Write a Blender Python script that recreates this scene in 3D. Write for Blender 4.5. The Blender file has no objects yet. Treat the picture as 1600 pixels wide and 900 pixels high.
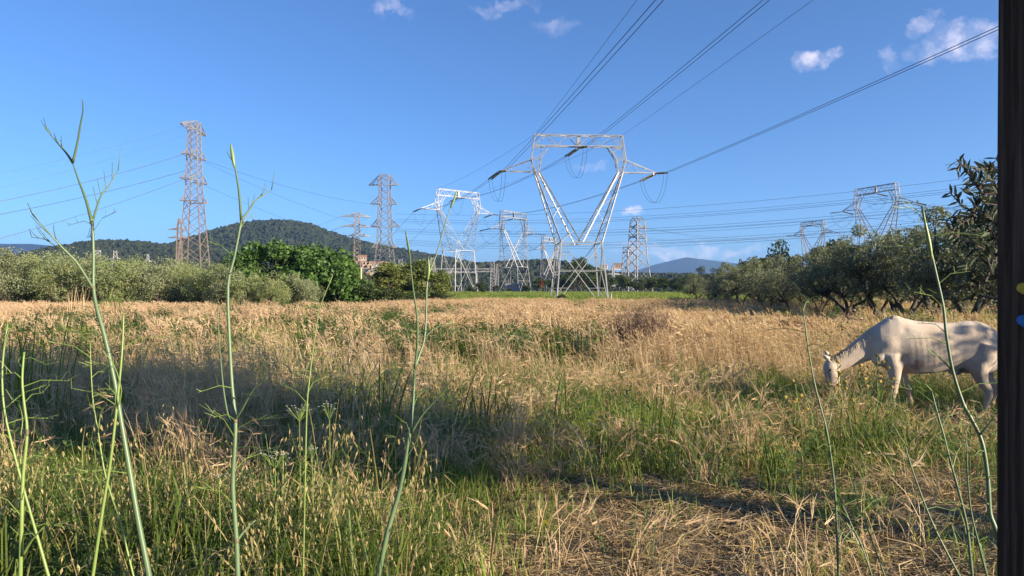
import bpy, bmesh, math, random
import numpy as np
from mathutils import Vector, Matrix
S = bpy.context.scene
C = S.collection
rad = math.radians
random.seed(7)
RNG = np.random.default_rng(7)

# ------------------------------------------------------------------ camera, sky, sun, exposure
FPX, HZ, EYE = 1150.0, 455.0, 1.75            # focal length in photo pixels, horizon row, eye height
cam = bpy.data.objects.new('camera', bpy.data.cameras.new('camera'))
C.objects.link(cam)
cam.location = (0, 0, EYE)
cam.rotation_euler = (rad(90) + math.atan(5 / FPX), 0, 0)
cam.data.sensor_width = 36.0
cam.data.lens = 36.0 * FPX / 1600.0
cam.data.clip_start = 0.05
cam.data.clip_end = 40000
S.camera = cam
S.view_settings.view_transform = 'Standard'
S.view_settings.look = 'None'
S.view_settings.gamma = 1.0
S.view_settings.exposure = 1.62
SUN_AZ, SUN_EL = 119.0, 17.0                   # degrees clockwise from the view direction, and up
sd = Vector((math.sin(rad(SUN_AZ)) * math.cos(rad(SUN_EL)), math.cos(rad(SUN_AZ)) * math.cos(rad(SUN_EL)), math.sin(rad(SUN_EL))))
sun = bpy.data.objects.new('sun', bpy.data.lights.new('sun', 'SUN'))
C.objects.link(sun)
sun.data.energy = 5.0
sun.data.angle = rad(0.5)
sun.data.color = (1.0, 0.84, 0.61)
sun.rotation_euler = sd.to_track_quat('Z', 'Y').to_euler()

W = bpy.data.worlds.new('World')
S.world = W
W.use_nodes = True
wt = W.node_tree
wt.nodes.clear()
def wn(t, **k):
    n = wt.nodes.new(t)
    for a, b in k.items():
        setattr(n, a, b)
    return n
wo = wn('ShaderNodeOutputWorld')
bg = wn('ShaderNodeBackground')
bg.inputs[1].default_value = 0.0695
sky = wn('ShaderNodeTexSky', sky_type='NISHITA', sun_disc=False)
sky.sun_elevation = rad(SUN_EL)
sky.sun_rotation = rad(SUN_AZ)
sky.altitude = 50
sky.air_density = 0.75
sky.dust_density = 0.5
sky.ozone_density = 6.5
tc = wn('ShaderNodeTexCoord')
nrm = wn('ShaderNodeVectorMath', operation='NORMALIZE')
wt.links.new(tc.outputs['Generated'], nrm.inputs[0])
def cloud_dir(px, py):
    return Vector(((px - 800) / FPX, 1.0, (HZ - py) / FPX)).normalized()
cn = wn('ShaderNodeTexNoise')
cn.inputs['Scale'].default_value = 22.0
cn.inputs['Detail'].default_value = 10.0
cn.inputs['Roughness'].default_value = 0.62
wt.links.new(nrm.outputs[0], cn.inputs['Vector'])
wsub = wn('ShaderNodeVectorMath', operation='SUBTRACT'); wt.links.new(cn.outputs['Color'], wsub.inputs[0]); wsub.inputs[1].default_value = (.5, .5, .5)
wsc = wn('ShaderNodeVectorMath', operation='SCALE'); wt.links.new(wsub.outputs[0], wsc.inputs[0]); wsc.inputs['Scale'].default_value = .075
warp = wn('ShaderNodeVectorMath', operation='ADD'); wt.links.new(nrm.outputs[0], warp.inputs[0]); wt.links.new(wsc.outputs[0], warp.inputs[1])
cn2 = wn('ShaderNodeTexNoise'); cn2.inputs['Scale'].default_value = 60.0; cn2.inputs['Detail'].default_value = 8.0; wt.links.new(nrm.outputs[0], cn2.inputs['Vector'])
prev = None
# small fair-weather clouds: direction, half width, half height (radians), strength
for (px, py, rw, rh, amp) in [(1278, 92, .025, .013, .6), (1505, 66, .055, .024, .55), (1448, 36, .026, .011, .42), (1402, 92, .010, .015, .25),
                              (632, 18, .014, .008, .26), (785, 8, .045, .011, .24), (868, 38, .034, .010, .20), (606, 14, .02, .008, .35),
                              (920, 264, .030, .008, .22), (980, 331, .022, .007, .6), (1060, 396, .10, .010, .6), (1010, 383, .05, .007, .4),
                              (1150, 392, .05, .006, .35)]:
    d = cloud_dir(px, py)
    right = Vector((d.y, -d.x, 0)).normalized()
    up = right.cross(d)
    def dotc(vec):
        n = wn('ShaderNodeVectorMath', operation='DOT_PRODUCT')
        n.inputs[1].default_value = vec
        wt.links.new(warp.outputs[0], n.inputs[0])
        return n.outputs['Value']
    def m(op, a, b=None, clamp=False):
        n = wn('ShaderNodeMath', operation=op, use_clamp=clamp)
        for i, v in enumerate((a, b)):
            if v is None: continue
            if isinstance(v, (int, float)): n.inputs[i].default_value = v
            else: wt.links.new(v, n.inputs[i])
        return n.outputs[0]
    u = m('DIVIDE', dotc(right), rw)
    v = m('DIVIDE', dotc(up), rh)
    r2 = m('ADD', m('MULTIPLY', u, u), m('MULTIPLY', v, v))
    front = m('GREATER_THAN', dotc(d), 0.5)
    fall = m('SUBTRACT', 1.0, r2)
    nz = m('MULTIPLY', m('SUBTRACT', cn2.outputs['Fac'], 0.40), 3.2, clamp=True)
    a = m('MULTIPLY', m('MULTIPLY', m('MULTIPLY', fall, 1.0, clamp=True), m('ADD', nz, .25), clamp=True), m('MULTIPLY', front, amp))
    prev = a if prev is None else m('MAXIMUM', prev, a)
mixc = wn('ShaderNodeMix', data_type='RGBA')
wt.links.new(prev, mixc.inputs[0])
wt.links.new(sky.outputs[0], mixc.inputs[6])
mixc.inputs[7].default_value = (6.6, 5.9, 6.3, 1)
wt.links.new(mixc.outputs[2], bg.inputs[0])
wt.links.new(bg.outputs[0], wo.inputs[0])

# ------------------------------------------------------------------ helpers
def tag(o, label=None, cat=None, group=None, kind=None):
    if label: o['label'] = label
    if cat: o['category'] = cat
    if group: o['group'] = group
    if kind: o['kind'] = kind
    return o
def empty(name, loc=(0, 0, 0), rz=0.0):
    o = bpy.data.objects.new(name, None)
    C.objects.link(o)
    o.location = loc
    o.rotation_euler = (0, 0, rz)
    o.empty_display_size = 0.2
    return o
def link(name, me, parent=None):
    o = bpy.data.objects.new(name, me)
    C.objects.link(o)
    if parent is not None: o.parent = parent
    return o
def mesh_np(name, V, F, mat=None, cv=None, smooth=False):
    me = bpy.data.meshes.new(name)
    me.from_pydata([tuple(v) for v in V] if not isinstance(V, list) else V, [], F.tolist() if isinstance(F, np.ndarray) else F)
    if mat is not None:
        for q in (mat if isinstance(mat, (list, tuple)) else [mat]): me.materials.append(q)
    if cv is not None:
        a = me.attributes.new('cv', 'FLOAT', 'FACE')
        a.data.foreach_set('value', np.asarray(cv, dtype=np.float32))
    if smooth:
        me.polygons.foreach_set('use_smooth', [True] * len(me.polygons))
    me.update()
    return me
class MB:
    """collects verts and faces for one mesh"""
    def __init__(s): s.v, s.f, s.c = [], [], []
    def add(s, vs, fs, c=0.5):
        n = len(s.v)
        s.v += [tuple(q) for q in vs]
        s.f += [tuple(i + n for i in q) for q in fs]
        s.c += [c] * len(fs)
    def bar(s, a, b, w, w2=None, c=0.5):
        a, b = Vector(a), Vector(b)
        d = b - a
        if d.length < 1e-6: return
        d.normalize()
        u = d.cross(Vector((0, 0, 1)) if abs(d.z) < .95 else Vector((1, 0, 0))).normalized()
        v = d.cross(u)
        h = w / 2
        k = (w2 if w2 is not None else w) / 2
        vs = [a + u * h + v * h, a - u * h + v * h, a - u * h - v * h, a + u * h - v * h,
              b + u * k + v * k, b - u * k + v * k, b - u * k - v * k, b + u * k - v * k]
        s.add(vs, [(0, 1, 5, 4), (1, 2, 6, 5), (2, 3, 7, 6), (3, 0, 4, 7), (3, 2, 1, 0), (4, 5, 6, 7)], c)
    def box(s, c, size, cc=0.5):
        x, y, z = c
        a, b, d = size[0] / 2, size[1] / 2, size[2] / 2
        vs = [(x + i * a, y + j * b, z + k * d) for k in (-1, 1) for i, j in ((-1, -1), (1, -1), (1, 1), (-1, 1))]
        s.add(vs, [(3, 2, 1, 0), (4, 5, 6, 7), (0, 1, 5, 4), (1, 2, 6, 5), (2, 3, 7, 6), (3, 0, 4, 7)], cc)
    def tube(s, pts, rs, n=6, c=0.5, cap=True):
        pts = [Vector(p) for p in pts]
        if not isinstance(rs, (list, tuple, np.ndarray)): rs = [rs] * len(pts)
        base = len(s.v)
        u = None
        for i, p in enumerate(pts):
            d = (pts[min(i + 1, len(pts) - 1)] - pts[max(i - 1, 0)])
            if d.length < 1e-9: d = Vector((0, 0, 1))
            d.normalize()
            if u is None:
                u = d.cross(Vector((0, 0, 1)) if abs(d.z) < .9 else Vector((1, 0, 0))).normalized()
            else:
                u = (u - d * u.dot(d))
                if u.length < 1e-6: u = d.orthogonal()
                u.normalize()
            v = d.cross(u)
            for k in range(n):
                t = 2 * math.pi * k / n
                s.v.append(tuple(p + (u * math.cos(t) + v * math.sin(t)) * rs[i]))
        m0 = len(s.f)
        for i in range(len(pts) - 1):
            for k in range(n):
                s.f.append((base + i * n + k, base + i * n + (k + 1) % n, base + (i + 1) * n + (k + 1) % n, base + (i + 1) * n + k))
        if cap:
            s.f.append(tuple(base + k for k in range(n))[::-1])
            s.f.append(tuple(base + (len(pts) - 1) * n + k for k in range(n)))
        s.c += [c] * (len(s.f) - m0)
    def strip(s, pts, ws, side, c=0.5):
        """flat tapering blade along pts"""
        base = len(s.v)
        for p, w in zip(pts, ws):
            p = Vector(p)
            s.v.append(tuple(p - side * w / 2))
            s.v.append(tuple(p + side * w / 2))
        for i in range(len(pts) - 1):
            s.f.append((base + 2 * i, base + 2 * i + 1, base + 2 * i + 3, base + 2 * i + 2))
            s.c.append(c)
    def mesh(s, name, mat, smooth=False):
        return mesh_np(name, s.v, s.f, mat, s.c, smooth)
    def build(s, name, mat, parent=None, smooth=False):
        return link(name, s.mesh(name, mat, smooth), parent)

def hashn(ix, iy, seed=0):
    h = (ix.astype(np.int64) * 374761393 + iy.astype(np.int64) * 668265263 + seed * 1442695041) & 0x7fffffff
    h = ((h ^ (h >> 13)) * 1274126177) & 0x7fffffff
    return ((h ^ (h >> 16)) & 0xffff) / 65535.0
def vnoise(x, y, seed=0):
    x = np.asarray(x, dtype=float); y = np.asarray(y, dtype=float)
    ix, iy = np.floor(x), np.floor(y)
    fx, fy = x - ix, y - iy
    fx = fx * fx * (3 - 2 * fx); fy = fy * fy * (3 - 2 * fy)
    a = hashn(ix, iy, seed); b = hashn(ix + 1, iy, seed); c = hashn(ix, iy + 1, seed); d = hashn(ix + 1, iy + 1, seed)
    return (a * (1 - fx) + b * fx) * (1 - fy) + (c * (1 - fx) + d * fx) * fy
def fbm(x, y, seed=0, o=4):
    t, amp, s = 0, .5, 0
    for i in range(o):
        t = t + amp * vnoise(x * 2 ** i, y * 2 ** i, seed + i * 17); s += amp; amp *= .5
    return t / s
def sstep(a, b, x):
    t = np.clip((np.asarray(x, dtype=float) - a) / (b - a), 0, 1)
    return t * t * (3 - 2 * t)

# ------------------------------------------------------------------ materials
ALB = .72                                       # keeps every base colour at its real-world level under this exposure
def mat_new(name):
    m_ = bpy.data.materials.new(name)
    m_.use_nodes = True
    m_.node_tree.nodes.clear()
    return m_, m_.node_tree
def nd(t, ty, **k):
    n = t.nodes.new(ty)
    for a, b in k.items(): setattr(n, a, b)
    return n
def ramp(t, fac, stops):
    r = nd(t, 'ShaderNodeValToRGB')
    e = r.color_ramp.elements
    while len(e) < len(stops): e.new(0.5)
    for q, (p, c) in zip(e, stops):
        q.position = p
        q.color = (*[v_ * ALB for v_ in c], 1)
    t.links.new(fac, r.inputs[0])
    return r.outputs[0]
def noise(t, scale, detail=5, rough=.55, vec=None, coord='Object'):
    n = nd(t, 'ShaderNodeTexNoise')
    n.inputs['Scale'].default_value = scale
    n.inputs['Detail'].default_value = detail
    n.inputs['Roughness'].default_value = rough
    if vec is None:
        vec = nd(t, 'ShaderNodeTexCoord').outputs[coord]
    t.links.new(vec, n.inputs['Vector'])
    return n.outputs['Fac']
def leaf_mat(name, stops, trans=.35, rough=.55, back=None, rnd=.35, tcol=1.3):
    """stops: colours over per-leaf and per-copy variation; back: colour of the underside"""
    m_, t = mat_new(name)
    at = nd(t, 'ShaderNodeAttribute', attribute_name='cv')
    oi = nd(t, 'ShaderNodeObjectInfo')
    mx = nd(t, 'ShaderNodeMix', data_type='FLOAT')
    mx.inputs[0].default_value = rnd
    t.links.new(at.outputs['Fac'], mx.inputs[2])
    t.links.new(oi.outputs['Random'], mx.inputs[3])
    col = ramp(t, mx.outputs[0], stops)
    if back:
        ge = nd(t, 'ShaderNodeNewGeometry')
        mc = nd(t, 'ShaderNodeMix', data_type='RGBA')
        t.links.new(ge.outputs['Backfacing'], mc.inputs[0])
        t.links.new(col, mc.inputs[6])
        mc.inputs[7].default_value = (*back, 1)
        col = mc.outputs[2]
    p = nd(t, 'ShaderNodeBsdfPrincipled')
    p.inputs['Roughness'].default_value = rough
    p.inputs['Specular IOR Level'].default_value = .25
    t.links.new(col, p.inputs['Base Color'])
    tr = nd(t, 'ShaderNodeBsdfTranslucent')
    g = nd(t, 'ShaderNodeMix', data_type='RGBA', blend_type='MULTIPLY')
    g.inputs[0].default_value = 1
    t.links.new(col, g.inputs[6])
    g.inputs[7].default_value = (tcol, tcol * 1.05, tcol * .6, 1)
    t.links.new(g.outputs[2], tr.inputs[0])
    ms = nd(t, 'ShaderNodeMixShader')
    ms.inputs[0].default_value = trans
    t.links.new(p.outputs[0], ms.inputs[1])
    t.links.new(tr.outputs[0], ms.inputs[2])
    o = nd(t, 'ShaderNodeOutputMaterial')
    t.links.new(ms.outputs[0], o.inputs[0])
    return m_
def solid_mat(name, stops, scale=6, rough=.6, metal=0, bump=0, detail=6, stretch=None, bscale=None):
    m_, t = mat_new(name)
    tcn = nd(t, 'ShaderNodeTexCoord').outputs['Object']
    if stretch:
        mp = nd(t, 'ShaderNodeMapping')
        mp.inputs['Scale'].default_value = stretch
        t.links.new(tcn, mp.inputs[0])
        tcn = mp.outputs[0]
    f = noise(t, scale, detail, .6, tcn)
    col = ramp(t, f, stops)
    p = nd(t, 'ShaderNodeBsdfPrincipled')
    p.inputs['Roughness'].default_value = rough
    p.inputs['Metallic'].default_value = metal
    t.links.new(col, p.inputs['Base Color'])
    if bump:
        b = nd(t, 'ShaderNodeBump')
        b.inputs['Strength'].default_value = bump
        b.inputs['Distance'].default_value = .02
        t.links.new(noise(t, bscale or scale * 3, 6, .6, tcn), b.inputs['Height'])
        t.links.new(b.outputs[0], p.inputs['Normal'])
    o = nd(t, 'ShaderNodeOutputMaterial')
    t.links.new(p.outputs[0], o.inputs[0])
    return m_
M = {}
M['dry'] = leaf_mat('dry_grass', [(0, (.34, .22, .12)), (.35, (.61, .43, .25)), (.7, (.74, .56, .36)), (1, (.84, .69, .49))], .3, rnd=.45)
M['dryhead'] = leaf_mat('dry_heads', [(0, (.46, .28, .18)), (.5, (.72, .52, .34)), (1, (.86, .69, .49))], .35, rnd=.45)
M['green'] = leaf_mat('green_grass', [(0, (.09, .15, .025)), (.45, (.19, .27, .05)), (.8, (.32, .37, .09)), (1, (.50, .46, .18))], .4, rnd=.4)
M['longgreen'] = leaf_mat('long_grass', [(0, (.05, .09, .015)), (.45, (.11, .17, .03)), (.8, (.19, .24, .06)), (1, (.42, .38, .16))], .35, rnd=.4)
M['weed'] = leaf_mat('weed_leaf', [(0, (.05, .10, .025)), (.5, (.12, .20, .05)), (1, (.24, .32, .10))], .35)
M['straw'] = leaf_mat('straw', [(0, (.20, .13, .06)), (.5, (.48, .35, .18)), (1, (.74, .60, .36))], .12)
M['oat'] = leaf_mat('oat_green', [(0, (.05, .10, .02)), (.5, (.12, .18, .04)), (.75, (.22, .26, .07)), (.8, (.48, .38, .18)), (1, (.62, .50, .27))], .35, rnd=.12)
M['oathead'] = leaf_mat('oat_head', [(0, (.50, .36, .17)), (.5, (.66, .52, .27)), (1, (.62, .60, .32))], .35)
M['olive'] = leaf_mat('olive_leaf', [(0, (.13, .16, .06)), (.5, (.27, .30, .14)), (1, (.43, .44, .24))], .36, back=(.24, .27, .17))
M['olive_lit'] = leaf_mat('olive_leaf_yellowish_lit', [(0, (.13, .18, .05)), (.5, (.28, .33, .12)), (1, (.43, .45, .19))], .4, back=(.26, .29, .16))  # yellowish; sunlit tone of the left row put into the colour
M['olive_shaded'] = leaf_mat('olive_leaf_shaded', [(0, (.05, .065, .025)), (.45, (.12, .14, .06)), (.8, (.25, .27, .14)), (1, (.36, .37, .22))], .25, back=(.19, .21, .14))  # darker olive leaf copy with the right grove's shade put into its colour
M['fig'] = leaf_mat('broad_leaf', [(0, (.05, .105, .028)), (.45, (.115, .215, .05)), (.8, (.21, .32, .085)), (1, (.32, .37, .15))], .3)
M['pine'] = leaf_mat('pine_needle', [(0, (.07, .10, .025)), (.5, (.18, .22, .06)), (1, (.30, .33, .11))], .25)
M['dark_leaf'] = leaf_mat('dark_leaf', [(0, (.025, .05, .015)), (.5, (.06, .09, .028)), (1, (.12, .15, .05))], .22)
M['redleaf'] = leaf_mat('red_leaf', [(0, (.12, .03, .02)), (.5, (.22, .06, .035)), (1, (.3, .12, .06))], .2)
M['bark'] = solid_mat('bark', [(.2, (.035, .028, .022)), (.55, (.09, .07, .055)), (.8, (.16, .13, .10))], 7, .9, bump=.8, stretch=(3, 3, 1))
M['galv'] = solid_mat('galvanised_steel', [(.25, (.19, .20, .22)), (.5, (.31, .32, .34)), (.75, (.43, .43, .45))], .8, .45, .15)
M['galv_far'] = solid_mat('weathered_steel', [(.25, (.27, .27, .28)), (.55, (.40, .40, .41)), (.8, (.48, .48, .49))], .8, .5, .1)
M['grey_dark'] = solid_mat('dull_backlit_steel', [(.25, (.16, .16, .17)), (.55, (.25, .25, .26)), (.8, (.33, .33, .34))], .8, .6, .1)  # backlit ring-headed pylons' darkness put into the grey; lattice ones share it
M['rust'] = solid_mat('rusty_paint', [(.25, (.17, .125, .10)), (.5, (.235, .185, .16)), (.75, (.31, .275, .255))], .45, .7)
M['rustgrey'] = solid_mat('pinkish_grey_steel', [(.25, (.18, .175, .18)), (.5, (.25, .245, .255)), (.75, (.32, .315, .33))], .5, .6)
M['wire'] = solid_mat('aluminium_cable', [(.3, (.035, .038, .045)), (.7, (.07, .075, .085))], 2, .5, .3)
M['insul'] = solid_mat('insulator_glaze', [(.3, (.10, .09, .075)), (.7, (.22, .20, .15))], 3, .25)
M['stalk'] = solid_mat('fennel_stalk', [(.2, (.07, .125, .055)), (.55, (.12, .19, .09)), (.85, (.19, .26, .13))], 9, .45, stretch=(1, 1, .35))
M['stalk2'] = solid_mat('fennel_stalk_bright', [(.2, (.12, .20, .04)), (.55, (.20, .29, .07)), (.85, (.30, .36, .12))], 9, .45, stretch=(1, 1, .35))
M['node'] = solid_mat('stalk_joint', [(.3, (.10, .09, .045)), (.7, (.15, .14, .06))], 30, .6)
M['soil'] = None

# ------------------------------------------------------------------ terrain
def zg(x, y):
    x = np.asarray(x, dtype=float); y = np.asarray(y, dtype=float)
    rise = 1.55 * sstep(66, 205, y)
    near = 1 - sstep(25, 60, np.hypot(x, y))
    b = (fbm(x * .55, y * .55, 3) - .5) * .16 + (fbm(x * 2.6, y * 2.6, 9) - .5) * .07
    # wheel rut running from the right foreground towards the middle of the field
    rd = np.abs((x - 1.3) * .72 + (y - 5.4) * .69)
    rut = -.10 * np.exp(-(rd / .16) ** 2) * sstep(8.5, 6.2, y) * sstep(3.6, 4.6, y)
    return rise + (b + rut) * near
def zg1(x, y): return float(zg(x, y))
def gx(px, Y): return (px - 800) / FPX * Y
def P(px, py, Y): return Vector(((px - 800) / FPX * Y, Y, EYE + (HZ - py) / FPX * Y))
def on_ground(px, Y): 
    x = gx(px, Y)
    return Vector((x, Y, zg1(x, Y)))

def soil_mat():
    m_, t = mat_new('field_soil')
    co = nd(t, 'ShaderNodeTexCoord').outputs['Object']
    a = noise(t, .35, 6, .6, co)
    b = noise(t, 9, 8, .65, co)
    mul = nd(t, 'ShaderNodeMath', operation='ADD')
    t.links.new(a, mul.inputs[0]); t.links.new(b, mul.inputs[1])
    half = nd(t, 'ShaderNodeMath', operation='MULTIPLY'); half.inputs[1].default_value = .5
    t.links.new(mul.outputs[0], half.inputs[0])
    col = ramp(t, half.outputs[0], [(.3, (.08, .042, .025)), (.45, (.17, .09, .05)), (.55, (.25, .155, .085)), (.7, (.36, .26, .15))])
    p = nd(t, 'ShaderNodeBsdfPrincipled')
    p.inputs['Roughness'].default_value = .95
    p.inputs['Specular IOR Level'].default_value = .1
    t.links.new(col, p.inputs['Base Color'])
    bp = nd(t, 'ShaderNodeBump'); bp.inputs['Strength'].default_value = .9; bp.inputs['Distance'].default_value = .05
    t.links.new(noise(t, 22, 8, .7, co), bp.inputs['Height'])
    t.links.new(bp.outputs[0], p.inputs['Normal'])
    o = nd(t, 'ShaderNodeOutputMaterial')
    t.links.new(p.outputs[0], o.inputs[0])
    return m_
def graded(maxd, near, step, g=1.16):
    a = list(np.arange(0, near, step)); s = step
    v = a[-1]
    while v < maxd:
        s *= g; v += s; a.append(min(v, maxd))
    return a
px_ = graded(9000, 9, .14); xs = np.array([-q for q in px_[:0:-1]] + px_)
ys = np.array([-q for q in graded(9000, 2, .5)[:0:-1]] + graded(9000, 16, .14))
XX, YY = np.meshgrid(xs, ys)
ZZ = zg(XX, YY)
nx, ny = len(xs), len(ys)
idx = np.arange(nx * ny).reshape(ny, nx)
F = np.stack([idx[:-1, :-1], idx[:-1, 1:], idx[1:, 1:], idx[1:, :-1]], -1).reshape(-1, 4)
V = np.stack([XX, YY, ZZ], -1).reshape(-1, 3)
tag(link('ground', mesh_np('ground', V, F, soil_mat(), smooth=True)), 'dry brown field soil under the barley and weeds', kind='structure')

# the bright green meadow strip round the feet of the nearest pylon
def meadow_mat():
    m_, t = mat_new('meadow')
    co = nd(t, 'ShaderNodeTexCoord').outputs['Object']
    col = ramp(t, noise(t, .18, 8, .7, co), [(.3, (.18, .24, .04)), (.5, (.27, .35, .05)), (.7, (.36, .38, .09))])
    p = nd(t, 'ShaderNodeBsdfPrincipled'); p.inputs['Roughness'].default_value = .95
    p.inputs['Specular IOR Level'].default_value = .1
    t.links.new(col, p.inputs['Base Color'])
    bp = nd(t, 'ShaderNodeBump'); bp.inputs['Strength'].default_value = 1; bp.inputs['Distance'].default_value = .3
    t.links.new(noise(t, 3, 8, .75, co), bp.inputs['Height']); t.links.new(bp.outputs[0], p.inputs['Normal'])
    o = nd(t, 'ShaderNodeOutputMaterial'); t.links.new(p.outputs[0], o.inputs[0])
    return m_
mx_ = np.linspace(-32, 62, 60); my_ = np.linspace(80, 215, 70)
XX, YY = np.meshgrid(mx_, my_)
YYs = YY + 5 * np.sin(XX * .09)
idx = np.arange(XX.size).reshape(XX.shape)
F = np.stack([idx[:-1, :-1], idx[:-1, 1:], idx[1:, 1:], idx[1:, :-1]], -1).reshape(-1, 4)
V = np.stack([XX, YYs, zg(XX, YYs) + .03], -1).reshape(-1, 3)
tag(link('meadow', mesh_np('meadow', V, F, meadow_mat(), smooth=True)), 'bright green meadow strip beyond the dry field', kind='structure')

# ------------------------------------------------------------------ hills and their woods
def hill_mat(name, stops, sc):
    m_, t = mat_new(name)
    co = nd(t, 'ShaderNodeTexCoord').outputs['Object']
    col = ramp(t, noise(t, sc, 8, .65, co), stops)
    p = nd(t, 'ShaderNodeBsdfPrincipled'); p.inputs['Roughness'].default_value = 1
    p.inputs['Specular IOR Level'].default_value = .05
    t.links.new(col, p.inputs['Base Color'])
    o = nd(t, 'ShaderNodeOutputMaterial'); t.links.new(p.outputs[0], o.inputs[0])
    return m_
HM = hill_mat('wooded_slope', [(.3, (.045, .06, .02)), (.55, (.075, .09, .03)), (.75, (.14, .13, .06))], .02)
HB = hill_mat('far_hill', [(.3, (.014, .026, .02)), (.7, (.028, .04, .03))], .004)
hills = []
def hill(name, label, prof, D, w, mat, n=110, tree_h=0):
    pxs = np.array([p[0] for p in prof], float); pys = np.array([p[1] for p in prof], float)
    gxs = (pxs - 800) / FPX * D
    hs = EYE + (HZ - pys) / FPX * D - tree_h
    u = np.linspace(gxs[0], gxs[-1], n); v = np.linspace(-1, 1, 44)
    UU, VV = np.meshgrid(u, v)
    def hf(x, vv):
        h = np.interp(x, gxs, hs)
        e = sstep(0, .08, (x - gxs[0]) / (gxs[-1] - gxs[0])) * sstep(0, .08, (gxs[-1] - x) / (gxs[-1] - gxs[0]))
        q = np.cos(np.clip(vv, -1, 1) * math.pi / 2) ** 1.3
        rel = fbm(x / (w * .35) + 5, vv * 2.6 + 7, int(D))
        return np.maximum((h * q * (1 + .5 * (rel - .5) * (1 - q) * 2)) * np.where(e > 0, e, 0), 0) - 1.0
    ZZ = hf(UU, VV)
    V = np.stack([UU, D + VV * w, ZZ], -1).reshape(-1, 3)
    idx = np.arange(V.shape[0]).reshape(UU.shape)
    F = np.stack([idx[:-1, :-1], idx[:-1, 1:], idx[1:, 1:], idx[1:, :-1]], -1).reshape(-1, 4)
    o = tag(link(name, mesh_np(name, V, F, mat, smooth=True)), label, kind='structure')
    hills.append((o, gxs, D, w, hf))
    return o
hill('hill', 'dark wooded hill with a rounded summit behind the left pylons',
     [(120, 452), (200, 415), (260, 393), (310, 378), (345, 366), (375, 354), (405, 347), (440, 345), (468, 346), (490, 351), (515, 361), (545, 371), (580, 380), (620, 387), (670, 397), (730, 408), (790, 425), (840, 450)], 1400, 420, HM, tree_h=5)
hill('hill', 'lower wooded ridge on the left below the rounded hill',
     [(30, 425), (70, 398), (95, 389), (130, 382), (160, 377), (200, 375), (235, 378), (270, 383), (320, 384), (380, 395), (450, 410), (520, 428), (580, 448)], 1050, 260, HM, tree_h=5)
hill('hill', 'low wooded ridge in the middle behind the white pylons',
     [(560, 445), (600, 424), (650, 413), (700, 409), (735, 411), (770, 409), (800, 407), (850, 405), (880, 407), (905, 416), (950, 424), (1010, 426), (1080, 427), (1160, 432), (1230, 446)], 800, 200, HM, tree_h=5)
hill('mountain', 'long flat blue ridge at the far left edge',
     [(-330, 450), (-200, 400), (-80, 384), (0, 381), (50, 381), (85, 384), (130, 391), (220, 410), (330, 450)], 5200, 900, HB)
hill('mountain', 'blue mountain with one soft peak on the right horizon',
     [(900, 452), (990, 424), (1020, 414), (1045, 408), (1070, 402), (1095, 405), (1120, 408), (1150, 412), (1175, 407), (1190, 405), (1230, 414), (1330, 430), (1480, 452)], 6200, 1000, HB)

def gn_scatter(name, pts, rots, scl, idxs, coll, label, kind='stuff'):
    me = bpy.data.meshes.new(name)
    n = len(pts)
    me.vertices.add(n)
    me.vertices.foreach_set('co', np.asarray(pts, dtype=np.float32).ravel())
    a = me.attributes.new('rot', 'FLOAT_VECTOR', 'POINT'); a.data.foreach_set('vector', np.asarray(rots, dtype=np.float32).ravel())
    a = me.attributes.new('scl', 'FLOAT_VECTOR', 'POINT'); a.data.foreach_set('vector', np.asarray(scl, dtype=np.float32).ravel())
    a = me.attributes.new('vid', 'INT', 'POINT'); a.data.foreach_set('value', np.asarray(idxs, dtype=np.int32))
    o = link(name, me)
    g = bpy.data.node_groups.new(name, 'GeometryNodeTree')
    g.interface.new_socket('Geometry', in_out='INPUT', socket_type='NodeSocketGeometry')
    g.interface.new_socket('Geometry', in_out='OUTPUT', socket_type='NodeSocketGeometry')
    gi = g.nodes.new('NodeGroupInput'); go = g.nodes.new('NodeGroupOutput')
    ci = g.nodes.new('GeometryNodeCollectionInfo'); ci.inputs['Collection'].default_value = coll
    ci.inputs['Separate Children'].default_value = True; ci.inputs['Reset Children'].default_value = True
    iop = g.nodes.new('GeometryNodeInstanceOnPoints'); iop.inputs['Pick Instance'].default_value = True
    def na(nm, ty):
        q = g.nodes.new('GeometryNodeInputNamedAttribute'); q.data_type = ty; q.inputs['Name'].default_value = nm
        return q.outputs['Attribute']
    L = g.links.new
    L(gi.outputs[0], iop.inputs['Points']); L(ci.outputs[0], iop.inputs['Instance'])
    L(na('vid', 'INT'), iop.inputs['Instance Index']); L(na('scl', 'FLOAT_VECTOR'), iop.inputs['Scale'])
    e2r = g.nodes.new('FunctionNodeEulerToRotation'); L(na('rot', 'FLOAT_VECTOR'), e2r.inputs[0]); L(e2r.outputs[0], iop.inputs['Rotation'])
    L(iop.outputs[0], go.inputs[0])
    md = o.modifiers.new('scatter', 'NODES'); md.node_group = g
    return tag(o, label, kind=kind)
def variants(name, meshes):
    c = bpy.data.collections.new(name)       # never linked to the scene: only a library for the scatter
    for i, me in enumerate(meshes):
        c.objects.link(bpy.data.objects.new('%s_sample' % name, me))
    return c

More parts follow.
